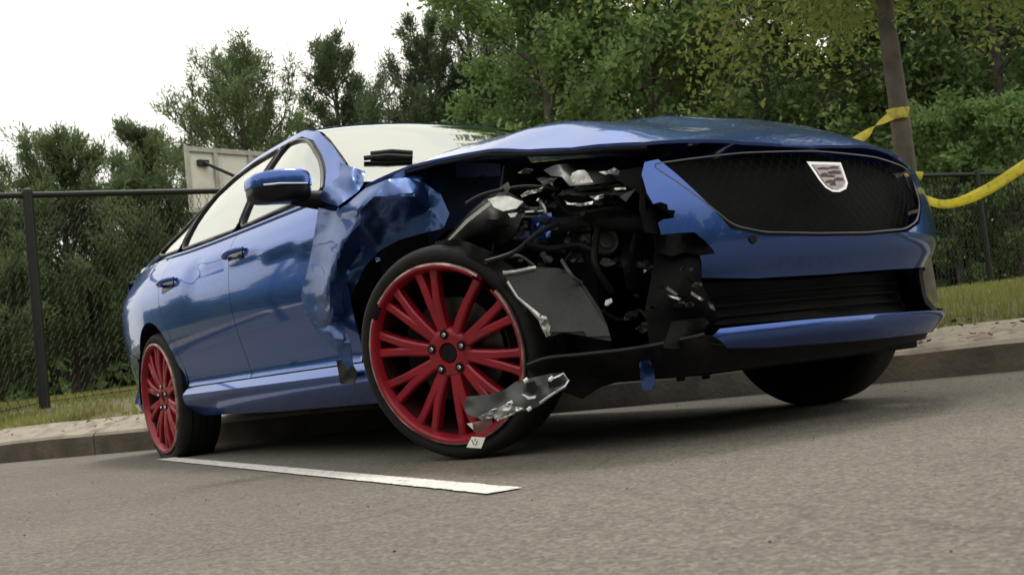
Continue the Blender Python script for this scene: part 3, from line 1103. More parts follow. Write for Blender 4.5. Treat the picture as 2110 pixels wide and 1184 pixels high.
emb = plate('emblem', shield, 0.0, 0.006, M['chrome'], car)
M['crest'] = material('crest_enamel', (0.36, 0.31, 0.31), 0.35, 0.5, 0.2, 60)
M['crestdark'] = material('crest_dark_enamel', (0.02, 0.008, 0.010), 0.4, 0.0, 0.3, 60)
plate('crest_field', [(a * 0.80 + 0.002, b * 0.82 - 0.001) for a, b in shield], 0.006, 0.002, M['crest'], emb)
for a0, a1, b, h in ((-0.042, 0.004, 0.024, 0.007), (0.008, 0.044, 0.027, 0.008), (-0.004, 0.047, 0.012, 0.011), (-0.038, -0.010, 0.004, 0.013), (-0.012, 0.016, 0.0, 0.007), (0.010, 0.046, -0.010, 0.010), (-0.028, 0.010, -0.017, 0.010), (-0.014, 0.008, -0.026, 0.009)):
    plate('crest_bar', [(a0, b - h / 2), (a1, b - h * 0.5), (a1, b + h * 0.3), ((a0 + a1) / 2, b + h / 2), (a0, b + h * 0.1)], 0.008, 0.0015, M['crestdark'], emb)

# ------------------------------------------------------------------ wheels
RIM, TYR = 0.292, 0.345
GAPS = {'front': [(138, 150), (38, 54)], 'plain': None}


def spoke_bm(a, da):
    bm = bmesh.new()
    rings = []
    for t in (0.0, 0.12, 0.3, 0.55, 0.8, 1.0):
        r = 0.045 + (0.286 - 0.045) * t
        ang = a + da * (0.32 + 0.68 * t)
        w = 0.0180 - 0.0045 * t + 0.005 * (t > 0.9)
        y0 = 0.030 - 0.010 * math.sin(math.pi * min(1, t * 1.1)) - 0.012 * t
        c, s = math.cos(ang), math.sin(ang)
        rings.append([bm.verts.new((r * c - k * s, y, r * s + k * c)) for k, y in ((-w, y0 + 0.03), (-w * 0.9, y0 + 0.005), (-w * 0.55, y0), (w * 0.55, y0), (w * 0.9, y0 + 0.005), (w, y0 + 0.03))])
    for i in range(5):
        for k in range(6):
            bm.faces.new([rings[i][k], rings[i][(k + 1) % 6], rings[i + 1][(k + 1) % 6], rings[i + 1][k]])
    bm.faces.new(rings[0])
    bm.faces.new(list(reversed(rings[-1])))
    bmesh.ops.recalc_face_normals(bm, faces=bm.faces[:])
    return bm


def wheel(hub, yaw, camber, side_, gap, detail=True, spin=0.0, broken=()):
    """local y = 0 is the outer face, +y inboard; side_ = -1 right, +1 left."""
    exv = V((math.cos(yaw), math.sin(yaw), 0))
    nv = V((-math.sin(yaw), math.cos(yaw), 0))
    ezv = V((0, 0, 1)) * math.cos(camber) + nv * math.sin(camber)
    nv = ezv.cross(exv)
    if side_ > 0:
        mt = Matrix((-exv, -nv, ezv)).transposed()
    else:
        mt = Matrix((exv, nv, ezv)).transposed()
    mw = Matrix.Translation(V(hub)) @ mt.to_4x4()
    bm = bmesh.new()
    lathe(bm, [(0.004, 0.272), (0.012, 0.268), (0.026, 0.263)], 72, gap=None)
    lathe(bm, [(0.004, 0.272), (-0.003, 0.277), (-0.004, 0.284)], 72, gap=gap)
    w = finish(bm, 'wheel', M['red'], car, 40)
    w.matrix_world = mw
    bm = bmesh.new()
    lathe(bm, [(0.026, 0.263), (0.07, 0.255), (0.14, 0.245), (0.20, 0.262), (0.215, 0.29)], 72)
    finish(bm, 'wheel_barrel', M['barrel'], w, 60)
    bm = bmesh.new()
    lathe(bm, [(-0.004, 0.284), (-0.003, 0.290), (0.002, RIM), (0.012, RIM - 0.002)], 96, gap=gap)
    for v in bm.verts:
        v.co.y += 0.002 * nz3(v.co.x * 30, v.co.z * 30, 2)
    finish(bm, 'rim_edge', M['scuff'], w, 60)
    bm = bmesh.new()
    pr = [(0.022, RIM - 0.014), (0.010, RIM + 0.004), (0.004, RIM + 0.016), (0.006, TYR - 0.022), (0.016, TYR - 0.010), (0.036, TYR - 0.002), (0.075, TYR), (0.115, TYR + 0.001), (0.155, TYR), (0.195, TYR - 0.002), (0.213, TYR - 0.012), (0.223, TYR - 0.03), (0.216, RIM - 0.004)]
    lathe(bm, pr, 96)
    inv = mw.inverted()
    for v in bm.verts:                  # weight on the contact patch
        p = mw @ v.co
        if p.z < 0.03:
            k = (0.03 - p.z)
            p.z = max(0.003, p.z)
            v.co = inv @ p
            v.co.y += (-0.25 if v.co.y < 0.1 else 0.25) * k * (1 if 0.0 < v.co.y < 0.25 else 0)
    ty = finish(bm, 'tyre', M['tyre'], w, 40)
    bm = bmesh.new()                    # tread grooves
    for yy in (0.055, 0.095, 0.132, 0.172):
        lathe(bm, [(yy, TYR + 0.002), (yy + 0.007, TYR + 0.002)], 96)
    for v in bm.verts:
        p = mw @ v.co
        if p.z < 0.002:
            p.z = 0.002
            v.co = inv @ p
    finish(bm, 'tread_groove', M['under'], w, 60)
    bm = bmesh.new()
    lathe(bm, [(0.17, 0.0005), (0.17, 0.20), (0.2, 0.24), (0.218, 0.291)], 40)
    finish(bm, 'back_plate', M['under'], w, 60)
    if not detail:
        return w
    for k in range(10):
        a = spin + k * 2 * math.pi / 10
        for sg in (-1, 1):
            if (k, sg) in broken:
                continue
            finish(spoke_bm(a, sg * R(6.8)), 'spoke', M['red'], w, 35)
    bm = bmesh.new()
    lathe(bm, [(0.05, 0.085), (0.032, 0.082), (0.024, 0.07), (0.022, 0.05), (0.023, 0.034), (0.034, 0.031)], 40)
    bmesh.ops.recalc_face_normals(bm, faces=bm.faces[:])
    finish(bm, 'hub', M['red'], w, 50)
    bm = bmesh.new()
    lathe(bm, [(0.034, 0.032), (0.028, 0.028), (0.030, 0.001)], 28)
    finish(bm, 'hub_cap', M['satin'], w, 50)
    for k in range(5):
        a = R(90) + k * 2 * math.pi / 5
        bm = bmesh.new()
        lathe(bm, [(0.021, 0.0155), (0.0215, 0.012)], 14)
        lathe(bm, [(0.03, 0.0085), (0.016, 0.0085), (0.014, 0.0065), (0.020, 0.0045), (0.020, 0.0005)], 6)
        bmesh.ops.translate(bm, vec=(0.060 * math.cos(a), 0, 0.060 * math.sin(a)), verts=bm.verts[:])
        finish(bm, 'lug_nut', M['chrome'], w, 30)
        bm = bmesh.new()
        lathe(bm, [(0.0205, 0.0005), (0.0205, 0.016)], 18)
        bmesh.ops.translate(bm, vec=(0.060 * math.cos(a), 0, 0.060 * math.sin(a)), verts=bm.verts[:])
        finish(bm, 'lug_seat', M['under'], w, 30)
    bm = bmesh.new()
    lathe(bm, [(0.085, 0.06), (0.085, 0.172), (0.11, 0.172), (0.11, 0.06)], 48)
    bmesh.ops.recalc_face_normals(bm, faces=bm.faces[:])
    finish(bm, 'brake_disc', M['disc'], w, 40)
    bm = bmesh.new()
    fcs = lathe(bm, [(0.075, 0.12), (0.07, 0.19), (0.13, 0.19), (0.13, 0.12)], 8, R(150), R(205), False)
    bmesh.ops.recalc_face_normals(bm, faces=bm.faces[:])
    finish(bm, 'brake_caliper', M['black'], w, 40)
    return w


w1 = wheel((0.035, -0.905, 0.338), R(25), R(-8), -1, GAPS['front'], True, R(96), broken=((9, 1),))
w1['label'] = 'scraped red wheel turned inwards with chunks of its rim broken off'
wheel((RWX, -0.905, 0.315), 0, R(-2), -1, None, True, R(90))
wheel((0.0, 0.905, 0.343), R(14), 0, 1, None, True)
wheel((RWX, 0.905, 0.343), 0, 0, 1, None, True)
bm = bmesh.new()
bm.free()
tube('axle', [(0.02, -0.72, 0.33), (0, 0.72, 0.33)], 0.035, M['under'], car)
tube('axle', [(RWX, -0.72, 0.32), (RWX, 0.72, 0.33)], 0.04, M['under'], car)
tube('control_arm', [(0.02, -0.70, 0.28), (0.25, -0.35, 0.24), (-0.3, -0.35, 0.24)], 0.03, M['under'], car)
tube('strut', [(0.05, -0.62, 0.36), (-0.05, -0.58, 0.85)], 0.05, M['under'], car)

# ------------------------------------------------------------------ crash damage, the car's right front corner
def idw(ctrl, u, v):
    a = b = 0
    for cu, cv, y in ctrl:
        w = 1 / ((u - cu) ** 2 + (v - cv) ** 2 + 500) ** 1.5
        a += w * y
        b += w
    return a / b


def sheet(name, poly, ctrl, ax, mat, parent=None, step=12, amp=0.0, fr=0.02, thick=0.0025, seed=0.0, sharp=28):
    """Bent sheet: outline seen from the front, every point put at its own depth on the car."""
    if isinstance(ctrl, (int, float)):
        ctrl = [(poly[0][0], poly[0][1], ctrl)]
    def f(a, b):
        u, v = a * 1000, b * 1000
        y = ctrl(u, v) if callable(ctrl) else idw(ctrl, u, v)
        if amp:
            n1 = noise.noise(V((u * fr, v * fr, seed)))
            n2 = noise.noise(V((u * fr * 2.3 + 5, v * fr * 2.3, seed + 3)))
            y += amp * (1 - 2.2 * abs(n1)) + amp * 0.5 * (0.6 - 1.6 * abs(n2))
        return on(u, v, ax, y)
    return panel(name, [(u / 1000, v / 1000) for u, v in poly], f, mat, parent or car, step / 1000, thick,
                 (0.6, -0.8, 0.1), sharp)


# wing: the outer skin folded back against the door, then in towards the wheel house
WING = [(656, 428), (648, 480), (634, 555), (620, 608), (630, 648), (656, 688), (694, 724), (716, 762), (727, 752), (722, 706), (704, 662),
        (716, 622), (733, 590), (752, 548), (784, 515), (822, 494), (866, 482), (914, 470), (926, 440), (908, 400), (872, 376), (836, 366), (796, 370), (752, 388), (716, 420), (690, 436)]
def folds(outline, oy, inner, blur=6):
    """Depth over a folded sheet: flat facets between fold points, folds slightly rounded."""
    pts = [V(p) for p in outline] + [V((a, b)) for a, b, _ in inner]
    val = list(oy) + [c for _, _, c in inner]
    n = len(outline)
    P2, _, F2, src, _, _ = delaunay_2d_cdt(pts, [(i, (i + 1) % n) for i in range(n)], [], 1, 1e-6)
    vv = [val[s[0]] for s in src]

    def one(u, v):
        best, bv = 1e9, 0
        for f in F2:
            a, b, c = P2[f[0]], P2[f[1]], P2[f[2]]
            d = (b.y - c.y) * (a.x - c.x) + (c.x - b.x) * (a.y - c.y)
            if abs(d) < 1e-9:
                continue
            l1 = ((b.y - c.y) * (u - c.x) + (c.x - b.x) * (v - c.y)) / d
            l2 = ((c.y - a.y) * (u - c.x) + (a.x - c.x) * (v - c.y)) / d
            l3 = 1 - l1 - l2
            e = -min(l1, l2, l3)
            if e < best:
                best = e
                m = [max(0, l) for l in (l1, l2, l3)]
                s = sum(m)
                bv = (vv[f[0]] * m[0] + vv[f[1]] * m[1] + vv[f[2]] * m[2]) / s
        return bv
    return lambda u, v: (one(u, v) * 2 + one(u + blur, v) + one(u - blur, v) + one(u, v + blur) + one(u, v - blur)) / 6


wy = [-0.935, -0.94, -0.95, -0.955, -0.955, -0.95, -0.945, -0.93, -0.925, -0.92, -0.91,
      -0.89, -0.88, -0.87, -0.85, -0.82, -0.785, -0.75, -0.715, -0.715, -0.755, -0.80, -0.87, -0.90, -0.94, -0.94]
wf = [(735, 432, -0.985), (742, 456, -0.975), (705, 505, -0.99), (688, 555, -0.985), (672, 606, -0.985), (684, 652, -0.965), (706, 700, -0.95),
      (668, 480, -0.945), (662, 545, -0.955), (648, 610, -0.955), (664, 670, -0.95),
      (772, 436, -0.915), (800, 410, -0.90), (790, 462, -0.875), (758, 480, -0.93), (722, 545, -0.905), (745, 505, -0.88), (702, 600, -0.92), (712, 570, -0.93),
      (850, 400, -0.87), (845, 450, -0.81), (885, 430, -0.765), (820, 392, -0.885), (770, 402, -0.945)]
wc = [(656, 428, -0.935), (634, 555, -0.955), (620, 608, -0.955), (656, 688, -0.945), (716, 760, -0.93), (690, 436, -0.95), (752, 388, -0.90), (730, 440, -0.975), (712, 500, -0.985),
      (690, 570, -0.99), (672, 640, -0.975), (705, 690, -0.93), (733, 590, -0.86), (752, 548, -0.84), (784, 515, -0.80), (822, 494, -0.76), (914, 470, -0.70), (908, 400, -0.68),
      (836, 366, -0.80), (796, 370, -0.87), (800, 440, -0.86), (770, 480, -0.90), (850, 430, -0.76), (668, 500, -0.94), (655, 600, -0.945)]
tw = sheet('wing', WING, folds(WING, wy, wf), 1, M['paint_torn'], None, 7, 0.003, 0.03, 0.0022, 1.7, 40)
tw['label'] = 'crumpled torn blue front wing folded against the door'
sheet('wing_flap', [(700, 334), (722, 343), (752, 353), (748, 380), (736, 396), (696, 425), (674, 419), (655, 411), (668, 386), (698, 364)],
      [(700, 334, -0.74), (752, 352, -0.70), (694, 424, -0.93), (656, 410, -0.90), (720, 372, -0.84)], 1, M['paint_torn'], tw, 6, 0.008, 0.014, 0.0022, 4, 50)
sheet('wing_shred', [(804, 368), (816, 357), (831, 352), (868, 349), (904, 358), (912, 386), (902, 402), (880, 392), (858, 381), (830, 372)],
      [(804, 368, -0.86), (831, 352, -0.80), (868, 349, -0.72), (904, 359, -0.64), (902, 401, -0.70), (858, 375, -0.80)], 1, M['paint_torn'], tw, 5, 0.022, 0.018, 0.002, 9, 50)
sheet('splash_guard', [(693, 742), (720, 740), (736, 768), (729, 793), (701, 790)], -0.93, 1, M['black'], tw, 8, 0.01)
# sill nick below the door
sheet('inner_wing', [(815, 372), (905, 338), (1085, 322), (1110, 360), (1100, 520), (1000, 560), (900, 540), (840, 480)], -0.565, 1, M['inner_shade'], None, 25, 0.006, 0.008)
sheet('wing_rail', [(940, 338), (960, 334), (1030, 337), (1032, 362), (1000, 364), (995, 360), (980, 366), (950, 364), (940, 366)], -0.60, 1, M['railpaint'], None, 10)
sheet('rail_bracket', [(1044, 338), (1068, 341), (1071, 362), (1046, 362)], -0.60, 1, M['railpaint'], None, 10, 0.006, 0.05)
# wheel house liner
bm = bmesh.new()
lathe(bm, [(0.0, 0.40), (0.10, 0.41), (0.24, 0.405)], 26, R(62), R(200), False)
for v in bm.verts:
    v.co += V((0.0, -0.80, 0.345)) + V((noise.noise(v.co * 7), noise.noise(v.co * 7 + V((3, 0, 0))), noise.noise(v.co * 7 + V((0, 5, 0))))) * 0.02
finish(bm, 'wheel_liner', M['black'], car, 40)
sheet('torn_liner', [(896, 498), (930, 490), (968, 500), (1014, 520), (1062, 556), (1090, 606), (1084, 646), (1066, 622), (1046, 596), (1010, 582), (996, 560), (952, 540), (930, 546), (902, 524)], [(896, 498, -0.90), (968, 500, -0.87), (1062, 556, -0.82), (1084, 646, -0.80)], 1, M['black'], None, 9, 0.008, 0.02, 0.003, 3)
boxobj('wheel_house', (-0.10, -0.54, 0.52), (1.0, 0.03, 0.55), M['under'], car, None, 0)
# headlamp remains
hh = sheet('headlamp_housing', [(906, 515), (921, 488), (964, 440), (1000, 409), (1030, 386), (1044, 377), (1048, 396), (1076, 412), (1090, 430), (1074, 452), (1064, 478), (1040, 500), (1012, 512), (980, 505), (955, 520), (925, 522)],
           [(906, 515, -0.86), (1044, 377, -0.76), (1076, 412, -0.78), (1000, 460, -0.90), (1010, 505, -0.78)], 1, M['black'], None, 10, 0.005, 0.012, 0.004, 2, 45)
sheet('lamp_reflector', [(1004, 411), (1031, 402), (1052, 405), (1077, 416), (1064, 429), (1036, 435), (1018, 427)], [(1004, 411, -0.93), (1031, 403, -0.88), (1064, 428, -0.92), (1036, 433, -0.95)], 1, M['white'], hh, 6, 0.004, 0.04)
sheet('lamp_trim', [(1010, 414), (1014, 420), (965, 458), (928, 494), (922, 494), (960, 452)], -0.955, 1, M['chrome'], hh, 8)
sheet('lamp_fin', [(1022, 404), (1030, 386), (1046, 375), (1050, 388), (1042, 402)], -0.90, 1, M['grey'], hh, 8)
sheet('lamp_clip', [(1046, 440), (1066, 438), (1060, 447), (1052, 448)], -0.94, 1, M['white'], hh, 6)
# upper radiator support and shards lying on it
rs = sheet('radiator_cover', [(1120, 350), (1143, 340), (1204, 332), (1295, 332), (1326, 344), (1316, 360), (1295, 371), (1250, 376), (1219, 380), (1174, 383), (1158, 364), (1135, 362)],
           [(1120, 350, 0.50), (1204, 332, 0.42), (1295, 332, 0.50), (1326, 344, 0.66), (1219, 379, 0.66), (1174, 382, 0.62)], 0, M['dgrey'], None, 10, 0.010, 0.012, 0.003, 7, 50)
for i, (pl_, x, mt_) in enumerate([
        ([(1180, 356), (1190, 351), (1204, 350), (1212, 358), (1222, 375), (1203, 377), (1184, 379), (1176, 368)], 0.67, 'white'),
        ([(1234, 354), (1252, 352), (1266, 345), (1277, 352), (1274, 361), (1259, 358), (1248, 360)], 0.67, 'silver'),
        ([(1277, 406), (1292, 396), (1311, 389), (1300, 402), (1290, 416)], 0.70, 'grey'),
        ([(1266, 387), (1290, 386), (1290, 390), (1268, 391)], 0.70, 'white'),
        ([(1113, 374), (1128, 369), (1149, 366), (1138, 376), (1142, 386), (1132, 378), (1120, 382)], 0.60, 'grey'),
        ([(1073, 402), (1090, 392), (1112, 389), (1119, 386), (1116, 394), (1092, 400), (1076, 407)], 0.55, 'silver'),
        ([(1162, 412), (1172, 418), (1200, 419), (1222, 414), (1222, 421), (1196, 425), (1168, 421)], 0.66, 'chrome'),
        ([(1214, 405), (1245, 401), (1243, 408), (1228, 412)], 0.66, 'silver'),
        ([(1148, 404), (1160, 392), (1200, 384), (1260, 380), (1268, 384), (1200, 392), (1162, 402)], 0.63, 'black'),
        ([(1376, 590), (1398, 606), (1392, 608), (1374, 597)], 0.80, 'grey'),
        ([(1376, 607), (1404, 614), (1400, 618), (1380, 612)], 0.80, 'silver'),
        ([(1425, 600), (1452, 617), (1446, 620), (1424, 606)], 0.80, 'silver'),
        ([(1458, 622), (1470, 628), (1474, 640), (1464, 634)], 0.80, 'grey'),
        ([(1248, 618), (1260, 614), (1262, 622), (1252, 630), (1246, 628)], 0.60, 'white'),
        ([(1326, 545), (1330, 543), (1332, 560), (1328, 562)], 0.70, 'chrome')]):
    sheet('shard', pl_, x, 0, M[mt_], None, 6, 0.008, 0.05, 0.002, i * 1.3)
# brackets and the blue chassis leg end
sheet('chassis_leg', [(1095, 444), (1136, 438), (1138, 462), (1133, 490), (1100, 494), (1094, 470)], [(1095, 444, 0.36), (1136, 490, 0.42)], 0, M['paint'], None, 8, 0.012, 0.03)
tube('bracket', [on(1108, 411, 0, 0.45), on(1114, 416, 0, 0.45), on(1122, 428, 0, 0.46), on(1124, 440, 0, 0.46)], 0.006, M['silver'], car, 6)
tube('bracket', [on(1082, 437, 0, 0.44), on(1120, 435, 0, 0.46)], 0.004, M['silver'], car, 6)
tube('bracket', [on(1075, 446, 0, 0.44), on(1132, 448, 0, 0.46)], 0.004, M['grey'], car, 6)
# horn
bm = bmesh.new()
lathe(bm, [(0.0, 0.0005), (0.0, 0.012), (-0.008, 0.015), (-0.006, 0.022), (0.004, 0.026), (-0.002, 0.036), (0.012, 0.043), (0.03, 0.035), (0.05, 0.02)], 28)
hp = on(1250, 496, 0, 0.50)
bmesh.ops.recalc_face_normals(bm, faces=bm.faces[:])
bmesh.ops.transform(bm, matrix=Matrix.Translation(hp) @ Matrix.Rotation(R(68), 4, 'Z'), verts=bm.verts[:])
finish(bm, 'horn', M['grey'], car, 40)
# dark structures behind: radiator, crash beam, reservoir
sheet('radiator', [(1040, 340), (1250, 322), (1460, 330), (1470, 690), (1330, 705), (1060, 745), (1010, 560)], 0.22, 0, M['under'], None, 40, 0.01, 0.01, 0.01)
rv = sheet('reservoir', [(1282, 478), (1340, 470), (1352, 490), (1356, 570), (1340, 600), (1296, 596), (1280, 540)], [(1282, 478, 0.48), (1318, 540, 0.58), (1356, 570, 0.50)], 0, M['black'], None, 12, 0.01, 0.02, 0.006)
sheet('bumper_bracket', [(1322, 345), (1332, 440), (1345, 418), (1362, 416), (1376, 420), (1376, 431), (1391, 432), (1388, 448), (1352, 455), (1356, 482), (1330, 478), (1318, 430)], 0.70, 0, M['black'], None, 10, 0.004)
sheet('torn_flap', [(1348, 484), (1376, 478), (1432, 479), (1456, 500), (1473, 521), (1450, 526), (1410, 520), (1384, 528), (1352, 520)],
      [(1348, 484, 0.66), (1432, 479, 0.73), (1473, 521, 0.77)], 0, M['black'], None, 10, 0.004)
sheet('bumper_core', [(1352, 520), (1440, 526), (1446, 580), (1480, 660), (1440, 692), (1390, 718), (1340, 712), (1330, 640)], [(1352, 520, 0.66), (1440, 580, 0.76), (1390, 700, 0.68)], 0, M['under'], None, 14, 0.006, 0.012, 0.004)
sheet('air_duct', [(1384, 662), (1452, 654), (1462, 664), (1440, 690), (1402, 719), (1366, 716)], [(1384, 662, 0.74), (1452, 654, 0.80), (1400, 718, 0.76)], 0, M['black'], None, 10, 0.006)
tube('crash_beam', [on(1130, 470, 0, 0.40), on(1230, 455, 0, 0.52), on(1330, 460, 0, 0.60)], 0.03, M['black'], car, 8)
# condenser torn loose, finned
CD = [(1036, 562), (1050, 556), (1107, 549), (1150, 552), (1176, 560), (1206, 590), (1236, 636), (1252, 672), (1260, 702), (1228, 697), (1197, 690), (1160, 684), (1131, 694), (1122, 672), (1115, 655), (1092, 634), (1066, 612), (1046, 580)]
cc = [(1036, 562, 0.40), (1107, 549, 0.38), (1176, 560, 0.42), (1260, 702, 0.58), (1131, 690, 0.56), (1066, 612, 0.47), (1150, 620, 0.49)]
M['fin'] = material('condenser_core', (0.02, 0.021, 0.02), 0.5, 0.4, 0.1, 4, dirt=(0.09, 0.085, 0.08), dirt_amt=0.5, dscale=3)
def ccf(u, v):
    return 0.40 + 0.00080 * (u - 1036) + 0.00012 * (v - 560)


cd = sheet('condenser', CD, ccf, 0, M['fin'], None, 10, 0.0, 0.006, 0.012, 0.0, 60)
M['finl'] = material('fin_edge', (0.15, 0.155, 0.15), 0.5, 0.3, 0.15, 6)
bm = bmesh.new()
for k in range(44):
    t = k / 43
    a = V((1040, 566)).lerp(V((1176, 562)), t)
    d = V((96, 150))
    prev = None
    for j in range(22):
        q = a + d * (-0.35 + 1.5 * j / 21)
        if inside(CD, q.x, q.y):
            p = on(q.x, q.y, 0, ccf(q.x, q.y) + 0.005)
            if prev is not None:
                tube('', [prev, p], 0.0015, None, bm=bm, sides=3, caps=False)
            prev = p
        else:
            prev = None
fo = finish(bm, 'condenser_fins', M['finl'], cd, 60)
fo['kind'] = 'stuff'
tube('condenser_edge', [on(u, v, 0, ccf(u, v) + 0.008) for u, v in [(1036, 562), (1060, 560), (1104, 551)]], 0.0065, M['silver'], cd, 6)
tube('condenser_edge', [on(u, v, 0, ccf(u, v) + 0.008) for u, v in [(1046, 580), (1066, 612), (1092, 634), (1115, 655), (1124, 672), (1131, 692)]], [0.005, 0.004, 0.006, 0.010, 0.013, 0.008], M['silver'], cd, 6)
sheet('condenser_tab', [(1112, 648), (1126, 652), (1134, 672), (1130, 694), (1118, 676)], 0.50, 0, M['silver'], cd, 6, 0.006, 0.05)
# undertray, splitter end and hanging strap
ut = sheet('undertray', [(1085, 754), (1128, 738), (1200, 731), (1290, 721), (1378, 706), (1452, 690), (1560, 690), (1560, 758), (1520, 764), (1400, 772), (1300, 780), (1240, 796), (1200, 822), (1160, 806), (1120, 790)],
           [(1085, 754, 0.48), (1290, 721, 0.66), (1452, 690, 0.80), (1560, 760, 0.60), (1240, 796, 0.40), (1160, 806, 0.35)], 0, M['black'], None, 16, 0.004, 0.01, 0.006)
tube('undertray_edge', curve([on(u, v, 0, x) for u, v, x in [(1088, 752, 0.49), (1130, 737, 0.54), (1200, 730, 0.59), (1290, 720, 0.67), (1378, 705, 0.74), (1452, 689, 0.81)]], 4), 0.007, M['satin'], ut, 6)
sheet('hanging_strap', [(1318, 742), (1338, 740), (1348, 762), (1350, 800), (1326, 806), (1320, 776)], 0.64, 0, M['paint'], None, 8, 0.006, 0.03)
for u, v in ((1402, 776), (1454, 772)):
    boxobj('bolt', on(u, v, 0, 0.6), (0.02, 0.02, 0.025), M['under'], car, None, 0.003)
# piece of bumper hanging in front of the wheel
TD = [(961, 817), (1013, 811), (1042, 801), (1062, 786), (1103, 776), (1137, 769), (1159, 769), (1171, 783), (1165, 796), (1143, 809), (1115, 833), (1090, 844), (1076, 846), (1050, 842), (1013, 852), (985, 862), (962, 852), (955, 834)]
tdc = [(961, 817, -1.075), (1013, 811, -1.065), (1062, 786, -1.01), (1159, 769, -0.93), (1171, 783, -0.93), (1115, 833, -1.0), (1050, 842, -1.06), (985, 862, -1.085)]
td = sheet('torn_bumper_piece', TD, tdc, 1, M['dgrey'], None, 7, 0.010, 0.014, 0.003, 5, 45)
sheet('torn_edge', [(985, 860), (1006, 848), (1030, 838), (1050, 828), (1056, 836), (1078, 840), (1060, 851), (1044, 858), (1026, 866), (1014, 860), (994, 866)], -1.09, 1, M['silver'], td, 5, 0.012, 0.06)
sheet('torn_hole', [(1128, 786), (1150, 776), (1162, 784), (1150, 796), (1132, 800)], -1.0, 1, M['under'], td, 6)
tube('torn_rim', [on(u, v, 1, y) for u, v, y in [(1130, 784, -1.01), (1152, 774, -0.985), (1160, 769, -0.97), (1171, 783, -0.96), (1165, 795, -0.975), (1143, 809, -1.0), (1112, 830, -1.03)]], 0.0035, M['silver'], td, 5)
for u, v in ((1083, 783), (1052, 830), (1135, 780), (1090, 842)):
    tube('torn_clip', [on(u - 3, v + 3, 1, -1.06), on(u + 4, v - 3, 1, -1.05)], 0.005, M['white'], td, 6)
sheet('clip_bar', [(1075, 812), (1090, 817), (1104, 814), (1102, 820), (1088, 822)], -1.06, 1, M['white'], td, 5, 0.004)
sheet('torn_slot', [(1084, 790), (1100, 784), (1108, 800), (1096, 812), (1086, 806)], -1.055, 1, M['under'], td, 6)
sheet('reflector', [(963, 873), (982, 868), (1012, 860), (1014, 874), (1000, 886), (984, 894), (974, 884)], -1.085, 1, M['maroon'], td, 6, 0.005)
sheet('reflector_tip', [(962, 872), (972, 870), (974, 884)], -1.09, 1, M['white'], td, 6)
lb_ = sheet('paper_label', [(972, 899), (1000, 901), (991, 923), (961, 921)], -1.09, 1, M['paper'], td, 6, 0.003, 0.03, 0.001)
for a, b in (((972, 905), (976, 916)), ((980, 904), (978, 908)), ((984, 908), (980, 917))):
    tube('label_print', [on(a[0], a[1], 1, -1.0945), on(b[0], b[1], 1, -1.0945)], 0.0014, M['ink'], lb_, 5)
# hoses, wires and small brackets filling the opening
rnd = random.Random(21)
for p_, r_, m_ in [([(1052, 529), (1064, 526), (1078, 530), (1100, 546)], 0.004, 'grey'), ([(1158, 536), (1170, 556), (1182, 572), (1198, 582)], 0.006, 'grey'),
                   ([(1080, 500), (1130, 512), (1190, 505), (1230, 520)], 0.009, 'black'), ([(1200, 440), (1230, 470), (1225, 540), (1260, 600)], 0.010, 'black'),
                   ([(1290, 430), (1310, 470), (1300, 520)], 0.008, 'black'), ([(1340, 560), (1380, 590), (1440, 600), (1476, 640)], 0.005, 'black'),
                   ([(1360, 540), (1400, 560), (1420, 620), (1390, 660)], 0.006, 'black'), ([(1140, 400), (1180, 440), (1250, 430), (1310, 440)], 0.007, 'black'),
                   ([(1000, 540), (1060, 520), (1110, 480), (1150, 460)], 0.008, 'black'), ([(1240, 640), (1280, 660), (1320, 640), (1350, 690)], 0.006, 'black'),
                   ([(1160, 395), (1190, 400), (1250, 398), (1300, 402)], 0.005, 'grey'), ([(960, 420), (1000, 400), (1080, 385), (1150, 390)], 0.006, 'black')]:
    tube('hose', curve([on(u, v, 0, 0.42 + 0.0006 * (u - 1000) + rnd.uniform(-0.03, 0.03)) for u, v in p_], 5), r_, M[m_], car, 7)
for i in range(74):
    u, v = rnd.uniform(1070, 1340), rnd.uniform(345, 560)
    x = 0.30 + 0.0007 * (u - 1000) + rnd.uniform(0, 0.06)
    a, s = rnd.uniform(0, 6.28), rnd.uniform(8, 24)
    k = rnd.randint(4, 6)
    pl_ = [(u + s * rnd.uniform(0.5, 1.2) * math.cos(a + j * 6.28 / k), v + 0.55 * s * rnd.uniform(0.5, 1.2) * math.sin(a + j * 6.28 / k)) for j in range(k)]
    sheet('broken_bracket', pl_, [(u - s, v, x - 0.02), (u + s, v, x + 0.03)], 0, M[rnd.choice(['black', 'black', 'dgrey', 'satin', 'dgrey', 'under', 'inner_shade'])], None, 9, 0.015, 0.04, 0.003, i)
for i in range(14):
    u, v = rnd.uniform(1300, 1440), rnd.uniform(540, 680)
    a, s = rnd.uniform(0, 6.28), rnd.uniform(8, 20)
    pl_ = [(u + s * rnd.uniform(0.5, 1.2) * math.cos(a + j * 6.28 / 5), v + 0.6 * s * rnd.uniform(0.5, 1.2) * math.sin(a + j * 6.28 / 5)) for j in range(5)]
    sheet('broken_bracket', pl_, 0.70 + 0.0008 * (u - 1300), 0, M[rnd.choice(['black', 'satin', 'under'])], None, 9, 0.015, 0.04, 0.003, i + 60)

# ------------------------------------------------------------------ fence
M['fence'] = material('black_coated_steel', (0.012, 0.013, 0.012), 0.5, 0.2, 0.2, 10)
FA = V((-7.09, -0.60, 0))
FB = V((-6.15, 11.3, 0))
FD = (FB - FA).normalized()
fence = empty('chain_link_fence', (FA.x, FA.y, 0.36))
tag(fence, 'black chain link fence with top rail running behind the car', 'fence')


def fpt(s, z):
    p = FA + FD * s
    return V((p.x, p.y, z)) - V((FA.x, FA.y, 0.36))


def fgz(s):
    return ground_z(FA + FD * s)


